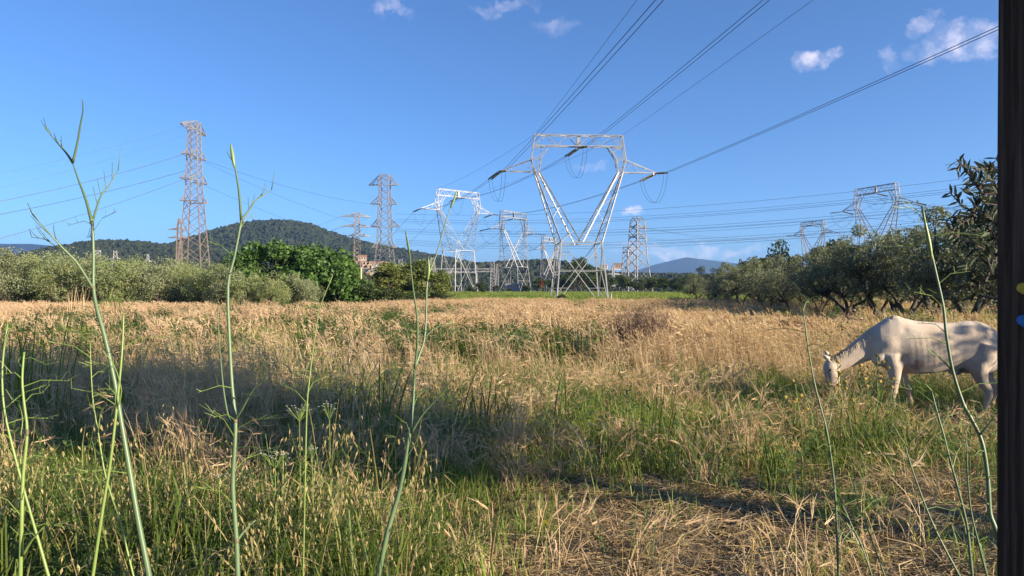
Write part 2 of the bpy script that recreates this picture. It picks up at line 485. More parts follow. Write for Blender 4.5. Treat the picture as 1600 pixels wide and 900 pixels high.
def crown_lump(seed, mat):
    r = np.random.default_rng(seed)
    bm = bmesh.new()
    for k in range(3):
        bmesh.ops.create_icosphere(bm, subdivisions=1, radius=.55 if k else .8,
                                   matrix=Matrix.Translation((r.uniform(-.5, .5) * (k > 0), r.uniform(-.5, .5) * (k > 0), .8 + r.uniform(-.2, .5) * (k > 0))))
    for v in bm.verts:
        v.co += Vector(r.normal(0, .09, 3))
    me = bpy.data.meshes.new('crown_lump'); bm.to_mesh(me); bm.free()
    me.materials.append(mat)
    a = me.attributes.new('cv', 'FLOAT', 'FACE'); a.data.foreach_set('value', r.uniform(0, 1, len(me.polygons)).astype(np.float32))
    return me
FOR = leaf_mat('forest_crown', [(0, (.014, .024, .011)), (.5, (.027, .040, .018)), (.9, (.046, .058, .027)), (1, (.09, .085, .05))], .05, 1.0, rnd=.75)
lump = variants('forest_crown', [crown_lump(s, FOR) for s in range(4)])
pts, scl, rots, ids = [], [], [], []
for (o, gxs, D, w, hf), cnt in zip(hills[:3], (24000, 13000, 13000)):
    x = RNG.uniform(gxs[0], gxs[-1], cnt); v = RNG.uniform(-1, .12, cnt)
    z = hf(x, v)
    gap = fbm(x / 60, (D + v * w) / 60, 5)
    keep = (z > .5) & (gap > .36) | (RNG.uniform(0, 1, cnt) < .35)
    x, v, z = x[keep], v[keep], z[keep]
    s = RNG.uniform(1.7, 4.0, len(x)) * (D / 1100) ** .4
    pts.append(np.stack([x, D + v * w, z - .5], -1)); scl.append(np.stack([s, s, s * RNG.uniform(.8, 1.35, len(x))], -1))
    rots.append(np.stack([0 * x, 0 * x, RNG.uniform(0, 6.28, len(x))], -1)); ids.append(RNG.integers(0, 4, len(x)))
gn_scatter('forest', np.concatenate(pts), np.concatenate(rots), np.concatenate(scl), np.concatenate(ids), lump, 'dense dark pine woods covering the hills and ridges')

# haze: a closed box of thin air round everything
mh, t = mat_new('air')
pv = nd(t, 'ShaderNodeVolumePrincipled')
pv.inputs['Density'].default_value = 0.00013
pv.inputs['Color'].default_value = (.30, .54, 1.0, 1)
pv.inputs['Anisotropy'].default_value = .3
o = nd(t, 'ShaderNodeOutputMaterial'); t.links.new(pv.outputs[0], o.inputs['Volume'])
b = MB(); b.box((0, 0, 159), (18400, 18400, 326))
tag(b.build('haze', mh), 'thin blue air between the field and the far hills', kind='stuff')

# ------------------------------------------------------------------ pylons
UNIT = MB(); UNIT.bar((0, 0, 0), (0, 0, 1), 1.0)
unit_mesh = {}
class Tower:
    """collects the bars of a lattice tower by part; individual=True makes every bar a part of its own"""
    def __init__(s, name, loc, rz, k=1.0):
        s.root = empty(name, loc, rz); s.parts = {}; s.k = k
    def p(s, name, mat):
        if name not in s.parts: s.parts[name] = (MB(), mat)
        return s.parts[name][0]
    def finish(s):
        for nm, (b, mat) in s.parts.items():
            if b.v: b.build(nm.split('#')[0], mat, s.root)
        return s.root
def single_bars(root, bars, mat):
    key = mat.name
    if key not in unit_mesh: unit_mesh[key] = UNIT.mesh('lattice_bar', mat)
    for a, b, w in bars:
        a, b = Vector(a), Vector(b)
        d = b - a
        if d.length < .05: continue
        o = link('lattice_bar', unit_mesh[key], root)
        o.location = a
        o.rotation_euler = d.to_track_quat('Z', 'Y').to_euler()
        o.scale = (w, w, d.length)
def lerp(a, b, t): return Vector(a) * (1 - t) + Vector(b) * t
def zigzag(out, a0, a1, b0, b1, n, w, cross=False, rungs=False):
    """braces between chord a0-a1 and chord b0-b1"""
    for i in range(n):
        t0, t1 = i / n, (i + 1) / n
        pa0, pa1, pb0, pb1 = lerp(a0, a1, t0), lerp(a0, a1, t1), lerp(b0, b1, t0), lerp(b0, b1, t1)
        if cross:
            out.append((pa0, pb1, w)); out.append((pb0, pa1, w))
        elif i % 2 == 0: out.append((pa0, pb1, w))
        else: out.append((pb0, pa1, w))
        if rungs and i: out.append((pa0, pb0, w))
def insulator(tw, a, b, key, r=.14, n=11):
    mb = tw.p('insulator_string#%s' % key, M['insul'])
    a, b = Vector(a), Vector(b)
    mb.tube([a, b], r * .3, 5)
    for i in range(n):
        c = lerp(a, b, (i + .5) / n); d = (b - a).normalized() * (b - a).length / n * .32
        mb.tube([c - d, c + d * .2, c + d], [r * .45, r, r * .5], 7)
def delta_tower(label, group, px, Y, rz, H=28.15, steel='galv', single=False, wmul=1.0, lod=1, ext=0.0, fwd=None, aft=None):
    """cat-head transmission tower: square base, V arms, ring window, long beam, two cross arms"""
    loc = on_ground(px, Y); loc.z = .05
    tw = Tower('transmission_pylon', loc, rz)
    k = H / 28.15
    st = M[steel]
    zp, zw, ze, zb, zt = 9.8 * k + ext, 21.9 * k + ext, 24.0 * k + ext, 26.3 * k + ext, 28.15 * k + ext
    hp, hf_ = 3.4 * k, 4.3 * k
    cw, bw = .19 * wmul, .085 * wmul
    foot = {(i, j): Vector((i * hf_, j * hf_, -.3)) for i in (-1, 1) for j in (-1, 1)}
    top = {(i, j): Vector((i * hp, j * hp, zp)) for i in (-1, 1) for j in (-1, 1)}
    bars = []
    for q in foot: tw.p('leg#%s%s' % q, st).bar(foot[q], top[q], cw * 1.1)
    for (q0, q1) in (((-1, -1), (1, -1)), ((-1, 1), (1, 1)), ((-1, -1), (-1, 1)), ((1, -1), (1, 1))):
        bars.append((top[q0], top[q1], cw * .8))
        tm = .54
        bars.append((lerp(foot[q0], top[q0], tm), lerp(foot[q1], top[q1], tm), bw))
        bars.append((foot[q0], top[q1], bw * 1.35)); bars.append((foot[q1], top[q0], bw * 1.35))
        a = lerp(foot[q0], top[q0], .25); c = lerp(foot[q1], top[q1], .25)
        bars.append((a, lerp(foot[q0], top[q1], .25), bw * .8)); bars.append((c, lerp(foot[q1], top[q0], .25), bw * .8))
        a = lerp(foot[q0], top[q0], .78); c = lerp(foot[q1], top[q1], .78)
        bars.append((a, lerp(foot[q1], top[q0], .78), bw * .8)); bars.append((c, lerp(foot[q0], top[q1], .78), bw * .8))
    dy = .65 * k
    W_, E_, B_, I_ = 7.5 * k, 8.05 * k, 7.45 * k, 5.0 * k
    ring = []
    for sx in (-1, 1):
        head = tw.p('head_arm#%d' % sx, st)
        fr = {}
        for sy in (-1, 1):
            wo_, wi = Vector((sx * W_, sy * dy, zw)), Vector((sx * (W_ - .75 * k), sy * dy, zw))
            o_, i_ = Vector((sx * hp, sy * hp, zp)), Vector((sx * .15 * k, sy * hp, zp))
            head.bar(o_, wo_, cw); head.bar(i_, wi, cw); head.bar(wo_, wi, bw)
            zigzag(bars, o_, wo_, i_, wi, 6, bw * .8)
            e, ei = Vector((sx * E_, sy * dy, ze)), Vector((sx * 6.4 * k, sy * dy, ze + .15 * k))
            bt, bb, bi = Vector((sx * B_, sy * dy, zt)), Vector((sx * B_, sy * dy, zb)), Vector((sx * I_, sy * dy, zb))
            head.bar(wo_, e, cw * .9); head.bar(e, bt, cw * .9); head.bar(wi, ei, cw * .85); head.bar(ei, bi, cw * .85)
            bars += [(e, ei, bw), (wo_, ei, bw * .8), (e, lerp(ei, bi, .5), bw * .8), (lerp(ei, bi, .5), bb, bw * .8), (lerp(e, bt, .5), bi, bw * .8)]
            fr[sy] = (o_, wo_, i_, wi, e, ei, bt, bb)
        a, c = fr[-1], fr[1]
        zigzag(bars, a[0], a[1], c[0], c[1], 7, bw * .8, rungs=True)
        zigzag(bars, a[2], a[3], c[2], c[3], 6, bw * .7)
        zigzag(bars, a[1], a[4], c[1], c[4], 1, bw * .8, cross=True); zigzag(bars, a[4], a[6], c[4], c[6], 2, bw * .8)
        bars += [(a[4], c[4], bw), (a[1], c[1], bw), (a[6], c[6], bw), (a[5], c[5], bw)]
        # cross arm
        tip = Vector((sx * 13.4 * k, 0, zw + .05 * k))
        arm = tw.p('cross_arm#%d' % sx, st)
        for sy in (-1, 1):
            w0, e0 = fr[sy][1], fr[sy][4]
            arm.bar(w0, tip, cw * .6); arm.bar(e0, tip, cw * .55)
            zigzag(bars, w0, lerp(w0, tip, .95), e0, lerp(e0, tip, .95), 4, bw * .6)
        zigzag(bars, fr[-1][1], lerp(fr[-1][1], tip, .9), fr[1][1], lerp(fr[1][1], tip, .9), 4, bw * .6)
    beam = tw.p('crossbeam', st)
    for sy in (-1, 1):
        for z in (zt, zb):
            beam.bar((-B_, sy * dy, z), (B_, sy * dy, z), cw * .72)
        zigzag(bars, (-B_, sy * dy, zb), (B_, sy * dy, zb), (-B_, sy * dy, zt), (B_, sy * dy, zt), 8, bw)
    zigzag(bars, (-B_, -dy, zt), (B_, -dy, zt), (-B_, dy, zt), (B_, dy, zt), 8, bw * .7)
    zigzag(bars, (-B_, -dy, zb), (B_, -dy, zb), (-B_, dy, zb), (B_, dy, zb), 8, bw * .7)
    hg = tw.p('hanger', st); hg.box((0, 0, (zb + zt) / 2 - .1 * k), (.55 * k, .55 * k, 1.75 * k))
    if single: single_bars(tw.root, bars, st)
    else:
        br = tw.p('lattice_bracing', st)
        for a, c, w in bars: br.bar(a, c, w)
    # insulators and jumper loops along the line direction (local y)
    ends = []
    def ldir(v_, sy):                               # world line direction into the tower's own axes
        if v_ is None: return Vector((0, sy, 0))
        q_ = Vector((v_[0], v_[1], 0)).normalized(); q_.rotate(Matrix.Rotation(-rz, 3, 'Z')); return q_
    dirs = {-1: ldir(fwd, -1), 1: ldir(aft, 1)}
    for n_, (x, z) in enumerate(((-13.4 * k, zw - .1), (0, zb - .35 * k), (13.4 * k, zw - .1))):
        for sy in (-1, 1):
            for off in ((-.22, .22) if lod else (0,)):
                insulator(tw, Vector((x + off, 0, z)) + dirs[sy] * .35, Vector((x + off * 1.2, 0, z - .55 * k)) + dirs[sy] * 4.6 * k, '%d%d' % (n_, sy), .17 * wmul)
        jp = tw.p('jumper_cable#%d' % n_, M['wire'])
        for off in ((-.3, .3) if lod else (0,)):
            jp.tube([Vector((x + off, 0, z - .55 * k - 4.4 * k * (1 - q * q) ** .75)) + dirs[-1 if q < 0 else 1] * abs(q) * 4.6 * k for q in np.linspace(-1, 1, 13)], .024 * wmul, 4)
        ends.append((x, z - .55 * k, 4.6 * k))
    root = tw.finish()
    tag(root, label, 'pylon', group)
    Mx = Matrix.Translation(loc) @ Matrix.Rotation(rz, 4, 'Z')
    return {'root': root, 'front': [Mx @ (Vector((x, 0, z)) + dirs[-1] * d) for x, z, d in ends], 'back': [Mx @ (Vector((x, 0, z)) + dirs[1] * d) for x, z, d in ends],
            'gw': [Mx @ Vector((sx * B_, 0, zt + .1)) for sx in (-1, 1)]}

def lattice_tower(label, px, Y, rz, prof, arms, mats, npan=14, cw=.2, bw=.11, arm_depth=None, name='lattice_pylon', group=None, ins=()):
    """square lattice mast: prof = [(z, half width)], arms = [(z, reach left, reach right, height, half depth)]"""
    loc = on_ground(px, Y); loc.z = .05
    tw = Tower(name, loc, rz)
    zs = [p[0] for p in prof]; ws = [p[1] for p in prof]
    def hw(z): return float(np.interp(z, zs, ws))
    H = zs[-1]
    def mt(z): return M[mats[0]] if len(mats) == 1 or z < mats[2] else M[mats[1]]
    br = {}
    corner = lambda i, j, z: Vector((i * hw(z), j * hw(z), z))
    for i in (-1, 1):
        for j in (-1, 1):
            for a, c in zip(zs[:-1], zs[1:]):
                nm = 'leg#%d%d%d' % (i, j, 0 if len(mats) == 1 or a < mats[2] else 1)
                tw.p(nm, mt(a)).bar(corner(i, j, a), corner(i, j, c), cw)
    z = 0.0
    levels = [0.0]
    while z < H - .2:
        z += max(1.35 * hw(z), H / npan / 2.2); levels.append(min(z, H))
    for a, c in zip(levels[:-1], levels[1:]):
        b = tw.p('lattice_bracing#%d' % (0 if len(mats) == 1 or a < mats[2] else 1), mt(a))
        for (q0, q1) in (((-1, -1), (1, -1)), ((-1, 1), (1, 1)), ((-1, -1), (-1, 1)), ((1, -1), (1, 1))):
            b.bar(corner(*q0, a), corner(*q1, c), bw); b.bar(corner(*q1, a), corner(*q0, c), bw)
    tips = []
    for n_, (za, rl, rr, h, dep) in enumerate(arms):
        for sx, r in ((-1, rl), (1, rr)):
            if not r: continue
            arm = tw.p('cross_arm#%d%d' % (n_, sx), mt(za))
            w0, w1 = hw(za), hw(za + h)
            for sy in (-1, 1):
                tip = Vector((sx * r, sy * dep, za))
                a, c = Vector((sx * w0, sy * w0, za)), Vector((sx * w1, sy * w1, za + h))
                arm.bar(a, tip, cw * .8); arm.bar(c, tip, cw * .8)
                l = []; zigzag(l, a, tip, c, tip, 4, bw * .8)
                for q in l: arm.bar(*q)
            a, c = Vector((sx * w0, -w0, za)), Vector((sx * w0, w0, za))
            l = []; zigzag(l, a, (sx * r, -dep, za), c, (sx * r, dep, za), 4, bw * .8)
            for q in l: arm.bar(*q)
            if dep: arm.bar((sx * r, -dep, za), (sx * r, dep, za), cw * .6)
            tips.append(Vector((sx * r, 0, za)))
    Mx = Matrix.Translation(loc) @ Matrix.Rotation(rz, 4, 'Z')
    root = tw.finish()
    tag(root, label, 'pylon', group)
    return {'root': root, 'tips': [Mx @ q for q in tips], 'm': Mx}

GD = 'white cat-head pylons with ring-shaped tops'
T1 = delta_tower('nearest and largest white steel pylon with a ring-shaped head, standing at the meadow', GD, 904, 125, rad(4), single=True, fwd=(.165, -1), aft=(-.38, .92))
T2 = delta_tower('white ring-headed pylon just left of the largest one, before the long white gantry', GD, 716, 225, rad(40), wmul=.85, ext=4.2, fwd=(.38, -.92), aft=(-.6, .8))
T3 = delta_tower('white ring-headed pylon turned half sideways between the two larger white ones', GD, 803, 247, rad(58), wmul=1.05)
T4 = delta_tower('small far ring-headed pylon seen through the left leg of the largest one', GD, 859, 364, rad(60), steel='galv_far', wmul=1.25, lod=0)
T5 = delta_tower('grey ring-headed pylon rising behind the olive trees, larger one of the two there', GD, 1369, 222, rad(-70), steel='grey_dark', wmul=1.0, ext=5.2)
T6 = delta_tower('small grey ring-headed pylon peeping over the olive trees', GD, 1270, 385, rad(-66), steel='grey_dark', wmul=1.3, lod=0, ext=10)
L1 = lattice_tower('tall pinkish rust-coloured lattice pylon with narrow cross arms on the left', 303, 173, rad(91),
                   [(0, 3.3), (7, 2.7), (23.5, 1.55), (24.5, 1.5), (41.5, .98)],
                   [(39.6, 7.2, 6.6, 2.0, .2), (33.3, 4.6, 4.6, 1.7, 1.0), (27.6, 5.4, 5.6, 1.6, 1.0), (22.7, 3.0, 3.0, 1.2, 2.0)], ['rust', 'rustgrey', 24], cw=.2, bw=.1, npan=20)
L2 = lattice_tower('tall grey lattice pylon with four wide roof-like cross arms before the wooded hill', 601, 254, rad(-8),
                   [(0, 3.6), (12, 2.7), (17.5, 2.15), (18, 2.1), (41, 1.5), (42, 1.4)],
                   [(38.4, 5.6, 4.9, 3.2, .3), (31.8, 4.6, 4.0, 2.6, 1.2), (24.0, 4.6, 5.0, 2.6, 1.2), (16.8, 3.6, 3.6, 2.2, 2.6)], ['rustgrey'], cw=.24, bw=.12, npan=22)
L3 = lattice_tower('slim lattice pylon with red lower half and three pairs of arms', 558, 236, rad(12),
                   [(0, 1.5), (12, 1.0), (24, .8), (27, .7)],
                   [(25.6, 5.0, 4.3, .8, .1), (22.4, 5.0, 4.3, .8, .1), (19.4, 2.8, 4.3, .8, .1), (9.5, 1.7, 1.7, 2.0, 1.4)], ['rust', 'rustgrey', 17], cw=.24, bw=.13, npan=20)
L4 = lattice_tower('slim low rusty pylon close beside the tall pinkish one', 280, 225, rad(10),
                   [(0, .9), (22, .55), (24, .15)], [(20.5, 3.3, 2.4, .5, .1), (18.0, 3.3, 2.4, .5, .1)], ['rust'], cw=.2, bw=.08, npan=7)
L7 = lattice_tower('grey lattice pylon with narrow domed head right of the largest white pylon', 996, 256, rad(35),
                   [(0, 3.9), (12, 2.5), (26, 1.7), (27.5, .9)], [(23.8, 2.6, 4.6, 1.2, .2), (20.2, 2.6, 4.6, 1.2, .2)], ['grey_dark'], cw=.26, bw=.14, npan=14)
L8 = lattice_tower('small flat-topped grey pylon beside the domed one', 982, 419, rad(35),
                   [(0, 4.0), (12, 2.6), (27, 2.0)], [(23.5, 2.4, 2.4, .8, .2)], ['grey_dark'], cw=.34, bw=.18, npan=12)
for px, Y, lab, w in ((152, 640, 'tiny far pylon nearest the tall fennel stalk, in front of the low ridge', 2.6), (180, 640, 'tiny far pointed pylon, middle one of three on the low ridge', 2.2), (231, 700, 'tiny far thin pylon, rightmost of three on the low ridge', 1.4)):
    lattice_tower(lab, px, Y, rad(30), [(0, w * 1.6), (25, w * .9), (37, w * .5 if px != 152 else w)], [(30, 4, 4, 1, .2)], ['galv_far'], cw=.34, bw=.2, npan=5, group='tiny pylons on the low ridge')
lattice_tower('tiny far pylon with three arms above far trees, right of the largest pylon', 958, 620, rad(5), [(0, 1.4), (22, .8), (24, .2)], [(20, 7, 7, .7, .1), (16, 6, 6, .7, .1)], ['galv_far'], cw=.5, bw=.3, npan=8)
lattice_tower('tiny dark pylon top beside the blue mountain', 1157, 520, rad(5), [(0, 1.4), (22, .8), (24.5, .4)], [(20.5, 3.6, 3.6, .7, .1), (18, 3.6, 3.6, .7, .1)], ['wire'], cw=.34, bw=.16, npan=4)

# ------------------------------------------------------------------ overhead cables
def span(a, b, sag, n=26):
    a, b = Vector(a), Vector(b)
    return [lerp(a, b, t) - Vector((0, 0, 4 * sag * t * (1 - t))) for t in np.linspace(0, 1, n)]
def cable(label, runs, r, group, name='power_cable', n=26):
    """one bundle = one thing; runs = [(a, b, sag)], each run a part when there are two"""
    if len(runs) == 1:
        mb = MB(); mb.tube(span(*runs[0], n=n), r, 5)
        return tag(mb.build(name, M['wire']), label, 'cable', group)
    root = empty(name, runs[0][0])
    for a, b, s in runs:
        mb = MB(); mb.tube([p - Vector(runs[0][0]) for p in span(a, b, s, n)], r, 5)
        mb.build('wire', M['wire'], root)
    return tag(root, label, 'cable', group)
def through(a, px, py, S_, sag, extra):
    """end point of a span that leaves a, runs towards the camera side and passes the given sight line"""
    a = Vector(a)
    s = (a.y - (a.z - EYE) / max((HZ - py) / FPX, 1e-3))
    for _ in range(30):
        u = s / S_
        z = a.z - 4 * sag * u * (1 - u) + extra * u
        s += .5 * ((a.y - (z - EYE) / ((HZ - py) / FPX)) - s)
    Y = a.y - s
    dx = ((px - 800) / FPX * Y - a.x) / s
    return Vector((a.x + dx * S_, a.y - S_, a.z + extra))
GN_ = 'cables passing overhead from the largest pylon'
def twin(label, a, b, sag, gap, r, group, n=40):
    d = (Vector(b) - Vector(a)); sd_ = Vector((-d.y, d.x, 0)).normalized() * gap / 2
    cable(label, [(Vector(a) + sd_, Vector(b) + sd_, sag), (Vector(a) - sd_, Vector(b) - sd_, sag)], r, group, n=n)
for i, (px, py, lab) in enumerate(((1030, 0, 'twin cable from the left arm of the largest pylon up to the top edge'),
                                   (1197, 0, 'twin cable from the middle of the ring beam up to the top edge'),
                                   (1555, 46, 'twin cable from the right arm of the largest pylon to the wooden post'))):
    a = T1['front'][i]
    twin(lab, a, through(a, px, py, 260, 2.5, 3), 2.5, .5, .028, GN_, n=60)
for i, (px, lab) in enumerate(((995, 'thin single earth wire from the left end of the ring beam to the top edge'), (1270, 'thin single earth wire from the right end of the ring beam to the top edge'))):
    a = T1['gw'][i]
    cable(lab, [(a, through(a, px, 0, 260, 2.0, 3), 2.0)], .02, GN_, n=60)
GB = 'cables between the two nearest white pylons'
for i, lab in enumerate(('left twin cable sagging from the largest pylon back to the second one', 'middle twin cable from the largest pylon back to the second one', 'right twin cable from the largest pylon back to the second one')):
    twin(lab, T1['back'][i], T2['front'][i], 1.4, .5, .032, GB)
for i in range(2):
    cable(('left', 'right')[i] + ' earth wire between the tops of the two nearest white pylons', [(T1['gw'][i], T2['gw'][i], .8)], .022, GB)
GC = 'cables leaving the second white pylon to the left'
for i, (px, py) in enumerate(((520, 440), (560, 438), (600, 440))):
    cable(('left', 'middle', 'right')[i] + ' cable running down from the second white pylon to the gantry side', [(T2['back'][i], P(px, py, 250), 2.0)], .035, GC)
for i, (px, py) in enumerate(((690, 410), (665, 428), (700, 432))):
    cable(('upper', 'middle', 'lower')[i] + ' cable from the half sideways pylon down towards the substation', [(T3['front'][i], P(px, py, 236), 1.5)], .035, 'cables at the half sideways pylon')
GL = 'cables of the pinkish pylon'
mw = L1['m']
for (za, px, py, lab, r) in ((39.7, -60, 282, 'faint top cable from the pinkish pylon to the left edge', .02), (37.5, -60, 306, 'second faint cable from the pinkish pylon to the left edge', .016),
                             (33.2, -60, 326, 'upper dark cable from the pinkish pylon to the left edge', .045), (32.0, -60, 346, 'middle dark cable from the pinkish pylon to the left edge', .045), (27.5, -60, 388, 'lower dark cable from the pinkish pylon to the left edge', .042)):
    a = mw @ Vector((-4.6 if za != 32 else 4.6, 0, za))
    cable(lab, [(a, P(px, py, 132), .8)], r, GL)
for (x, za, b, lab, r) in ((-4.6, 33.2, L2['tips'][2], 'upper cable from the pinkish pylon to the tall grey one', .034), (4.6, 33.2, L2['tips'][4], 'middle cable from the pinkish pylon to the tall grey one', .03), (5.6, 27.5, L2['tips'][4] + Vector((0, 3, -6)), 'lower cable from the pinkish pylon to the tall grey one', .03)):
    cable(lab, [(mw @ Vector((x, 0, za)), b, 1.6)], r, GL)
GR = 'level cables crossing behind the pylons to the right'
for k_, (y0, y1, tw_, lab) in enumerate(((334, 262, 0, 'topmost single level cable crossing to the right behind the pylons'),
                                   (342, 276, 1, 'second level twin cable crossing to the right behind the pylons'),
                                   (347, 283, 0, 'third level single cable crossing to the right behind the pylons'),
                                   (357, 303, 1, 'fourth level twin cable crossing to the right behind the pylons'),
                                   (361, 309, 1, 'fifth level twin cable crossing to the right behind the pylons'),
                                   (374, 327, 1, 'sixth level twin cable crossing to the right behind the pylons'),
                                   (379, 333, 1, 'lowest level twin cable crossing to the right behind the pylons'))):
    a, b = P(618, y0, 254 + k_), P(1640, y1, 150 - k_)
    if tw_: cable(lab, [(a, b, 3.6), (a + Vector((0, 0, -.55)), b + Vector((0, 0, -.5)), 3.7)], .03, GR)
    else: cable(lab, [(a, b, 3.6)], .03, GR)
GS = 'cables of the grey pylons behind the olives'
for i in range(3):
    cable(('left', 'middle', 'right')[i] + ' cable between the two grey pylons behind the olive trees', [(T5['back'][i], T6['front'][i], 2.5)], .035, GS)
    cable(('left', 'middle', 'right')[i] + ' cable from the larger grey pylon to the right behind the olives', [(T5['front'][i], P(1660 + 30 * i, 345 - 12 * i, 140), 1.5)], .03, GS)
    cable(('left', 'middle', 'right')[i] + ' cable from the smaller grey pylon to the domed pylon', [(T6['back'][i], L7['m'] @ Vector((4.6, .6 * (i - 1), 23.8 - 3.6 * (i % 2))), 3.5)], .035, GS)
for i in range(4):
    cable(('first', 'second', 'third', 'fourth')[i] + ' cable from the red and grey slim pylon towards the left pylons', [(L3['tips'][i], P(250 + 12 * i, 395 + 5 * i, 300), 4)], .026, 'cables of the slim pylons')

# ------------------------------------------------------------------ substation gantry, posts, buildings
GY = 262
def gantry():
    x0, x1 = gx(556, GY), gx(771, GY)
    zt = EYE + (HZ - 420) / FPX * GY; zb = EYE + (HZ - 424.5) / FPX * GY
    root = empty('substation_gantry', (x0, GY, zg1(x0, GY)))
    L = x1 - x0; g0 = root.location.z
    mb = MB()
    for dy in (-.5, .5):
        for z in (zt, zb): mb.bar((0, dy, z - g0), (L, dy, z - g0), .3)
    mb.build('chord', M['galv'], root)
    l = []; n = 40
    for dy in (-.5, .5): zigzag(l, (0, dy, zt - g0), (L, dy, zt - g0), (0, dy, zb - g0), (L, dy, zb - g0), n, .18)
    br = MB()
    for q in l: br.bar(*q)
    br.build('lattice_bracing', M['galv'], root)
    for px, top in ((559, 418), (626, 404), (770, 410)):
        x = gx(px, GY) - x0; h = EYE + (HZ - top) / FPX * GY - g0
        mb = MB()
        for i in (-1, 1):
            for j in (-1, 1): mb.bar((x + i * .9, j * .9, -.2), (x + i * .6, j * .6, h), .24)
        for q in range(9):
            z = h * q / 9
            for j in (-1, 1): mb.bar((x - .8, j * .8, z), (x + .8, j * .8, z), .14); mb.bar((x - .8, j * .8, z), (x + .7, j * .7, z + h / 9), .12)
        mb.build('post', M['galv'], root)
    tag(root, 'long white lattice gantry beam on posts behind the conifers and second pylon', 'gantry')
gantry()
def lattice_post(px, Y, top, label, mat, hw=.8, nm='lattice_post', group=None):
    p = on_ground(px, Y); h = EYE + (HZ - top) / FPX * Y - p.z
    root = empty(nm, p)
    l = MB(); b = MB()
    for i in (-1, 1):
        for j in (-1, 1): l.bar((i * hw, j * hw, -.3), (i * hw * .25, j * hw * .25, h), .2)
    n = 10
    for q in range(n):
        s0, s1 = 1 - .75 * q / n, 1 - .75 * (q + 1) / n
        for j in (-1, 1):
            b.bar((-hw * s0, j * hw * s0, h * q / n), (hw * s1, j * hw * s1, h * (q + 1) / n), .11)
            b.bar((hw * s0, j * hw * s0, h * q / n), (-hw * s1, j * hw * s1, h * (q + 1) / n), .11)
    l.build('leg', M[mat], root); b.build('lattice_bracing', M[mat], root)
    tag(root, label, 'post', group)
lattice_post(676, 160, 402, 'slim pale A-shaped lattice post between the conifers and the second white pylon', 'rustgrey', 1.1)
lattice_post(777, 240, 412, 'brownish lattice post right of the gantry end post', 'rustgrey', .6)
lattice_post(745, 262, 414, 'thin pale post behind the second white pylon', 'galv', .5)
p = on_ground(564, 72)
mb = MB(); mb.tube([(0, 0, -.3), (0, 0, 4.0)], .09, 8); mb.tube([(0, 0, 3.99), (0, 0, 4.06)], .12, 8)
o = tag(mb.build('wooden_pole', solid_mat('pale_pole', [(.3, (.45, .40, .25)), (.7, (.6, .54, .36))], 5, .8)), 'thin pale yellowish pole at the right end of the big green tree', 'pole'); o.location = p
WALL = [solid_mat('render_%d' % i, [(.3, c), (.7, tuple(min(1, q * 1.2) for q in c))], .8, .9) for i, c in enumerate(((.42, .29, .22), (.46, .35, .28), (.48, .43, .38), (.5, .47, .43)))]
TILE = solid_mat('roof_tile', [(.3, (.32, .12, .06)), (.7, (.48, .22, .13))], 1.5, .9)
GLASS = solid_mat('window_dark', [(.3, (.03, .035, .045)), (.7, (.06, .065, .08))], 2, .2)
def house(px, py, Y, w, d, h, rz, wall, label, group=None, rows=2, cols=4, flat=False):
    x = gx(px, Y); zb = EYE + (HZ - py) / FPX * Y
    root = empty('house', (x, Y, zb), rz)
    mb = MB(); mb.box((0, 0, h / 2 - .5), (w, d, h + 1)); mb.build('wall', wall, root)
    r = MB()
    if flat: r.box((0, 0, h + .25), (w + .5, d + .5, .5))
    else:
        vs = [(-w / 2 - .4, -d / 2 - .5, h), (w / 2 + .4, -d / 2 - .5, h), (w / 2 + .4, d / 2 + .5, h), (-w / 2 - .4, d / 2 + .5, h), (-w / 2 - .4, 0, h + d * .24), (w / 2 + .4, 0, h + d * .24)]
        r.add(vs, [(0, 1, 5, 4), (2, 3, 4, 5), (0, 4, 3), (1, 2, 5), (3, 2, 1, 0)])
    r.build('roof', TILE if not flat else wall, root)
    for i in range(rows):
        for j in range(cols):
            fx = (j + .5) / cols * w - w / 2; fz = (i + .5) / rows * h
            f = MB(); f.box((fx, -d / 2 - .03, fz), (w / cols * .42, .14, h / rows * .5)); f.build('window', GLASS, root)
    tag(root, label, 'house', group)
    return root
# terraced pinkish earth slope with houses at the foot of the wooded hill
EARTH = solid_mat('pink_earth', [(.3, (.26, .17, .11)), (.5, (.40, .27, .19)), (.6, (.16, .15, .08)), (.75, (.46, .34, .26))], .08, .95, bump=.5)
mb = MB()
QY = 560
for k, (pa, pb, top) in enumerate(((512, 690, 431), (520, 660, 425), (528, 640, 418), (536, 612, 411), (545, 590, 406))):
    x0, x1 = gx(pa, QY), gx(pb, QY); z1 = EYE + (HZ - top) / FPX * QY
    n = 26; y0 = QY + 12 * k
    for i in range(n):
        xa, xb = x0 + (x1 - x0) * i / n, x0 + (x1 - x0) * (i + 1) / n
        j0, j1 = 2.2 * math.sin(i * 1.7 + k), 2.2 * math.sin((i + 1) * 1.7 + k)
        t0, t1 = z1 + .7 * math.sin(i * 2.3 + k * 2), z1 + .7 * math.sin((i + 1) * 2.3 + k * 2)
        mb.add([(xa, y0 + j0 - 3, 0), (xb, y0 + j1 - 3, 0), (xb, y0 + j1, t1), (xa, y0 + j0, t0), (xa, y0 + 16 + j0, t0 + .5), (xb, y0 + 16 + j1, t1 + .5)], [(0, 1, 2, 3), (3, 2, 5, 4)])
tag(mb.build('terrain', EARTH), 'terraced pinkish bare earth slope below the wooded hill', kind='structure')
GH = 'houses on the pink slope'
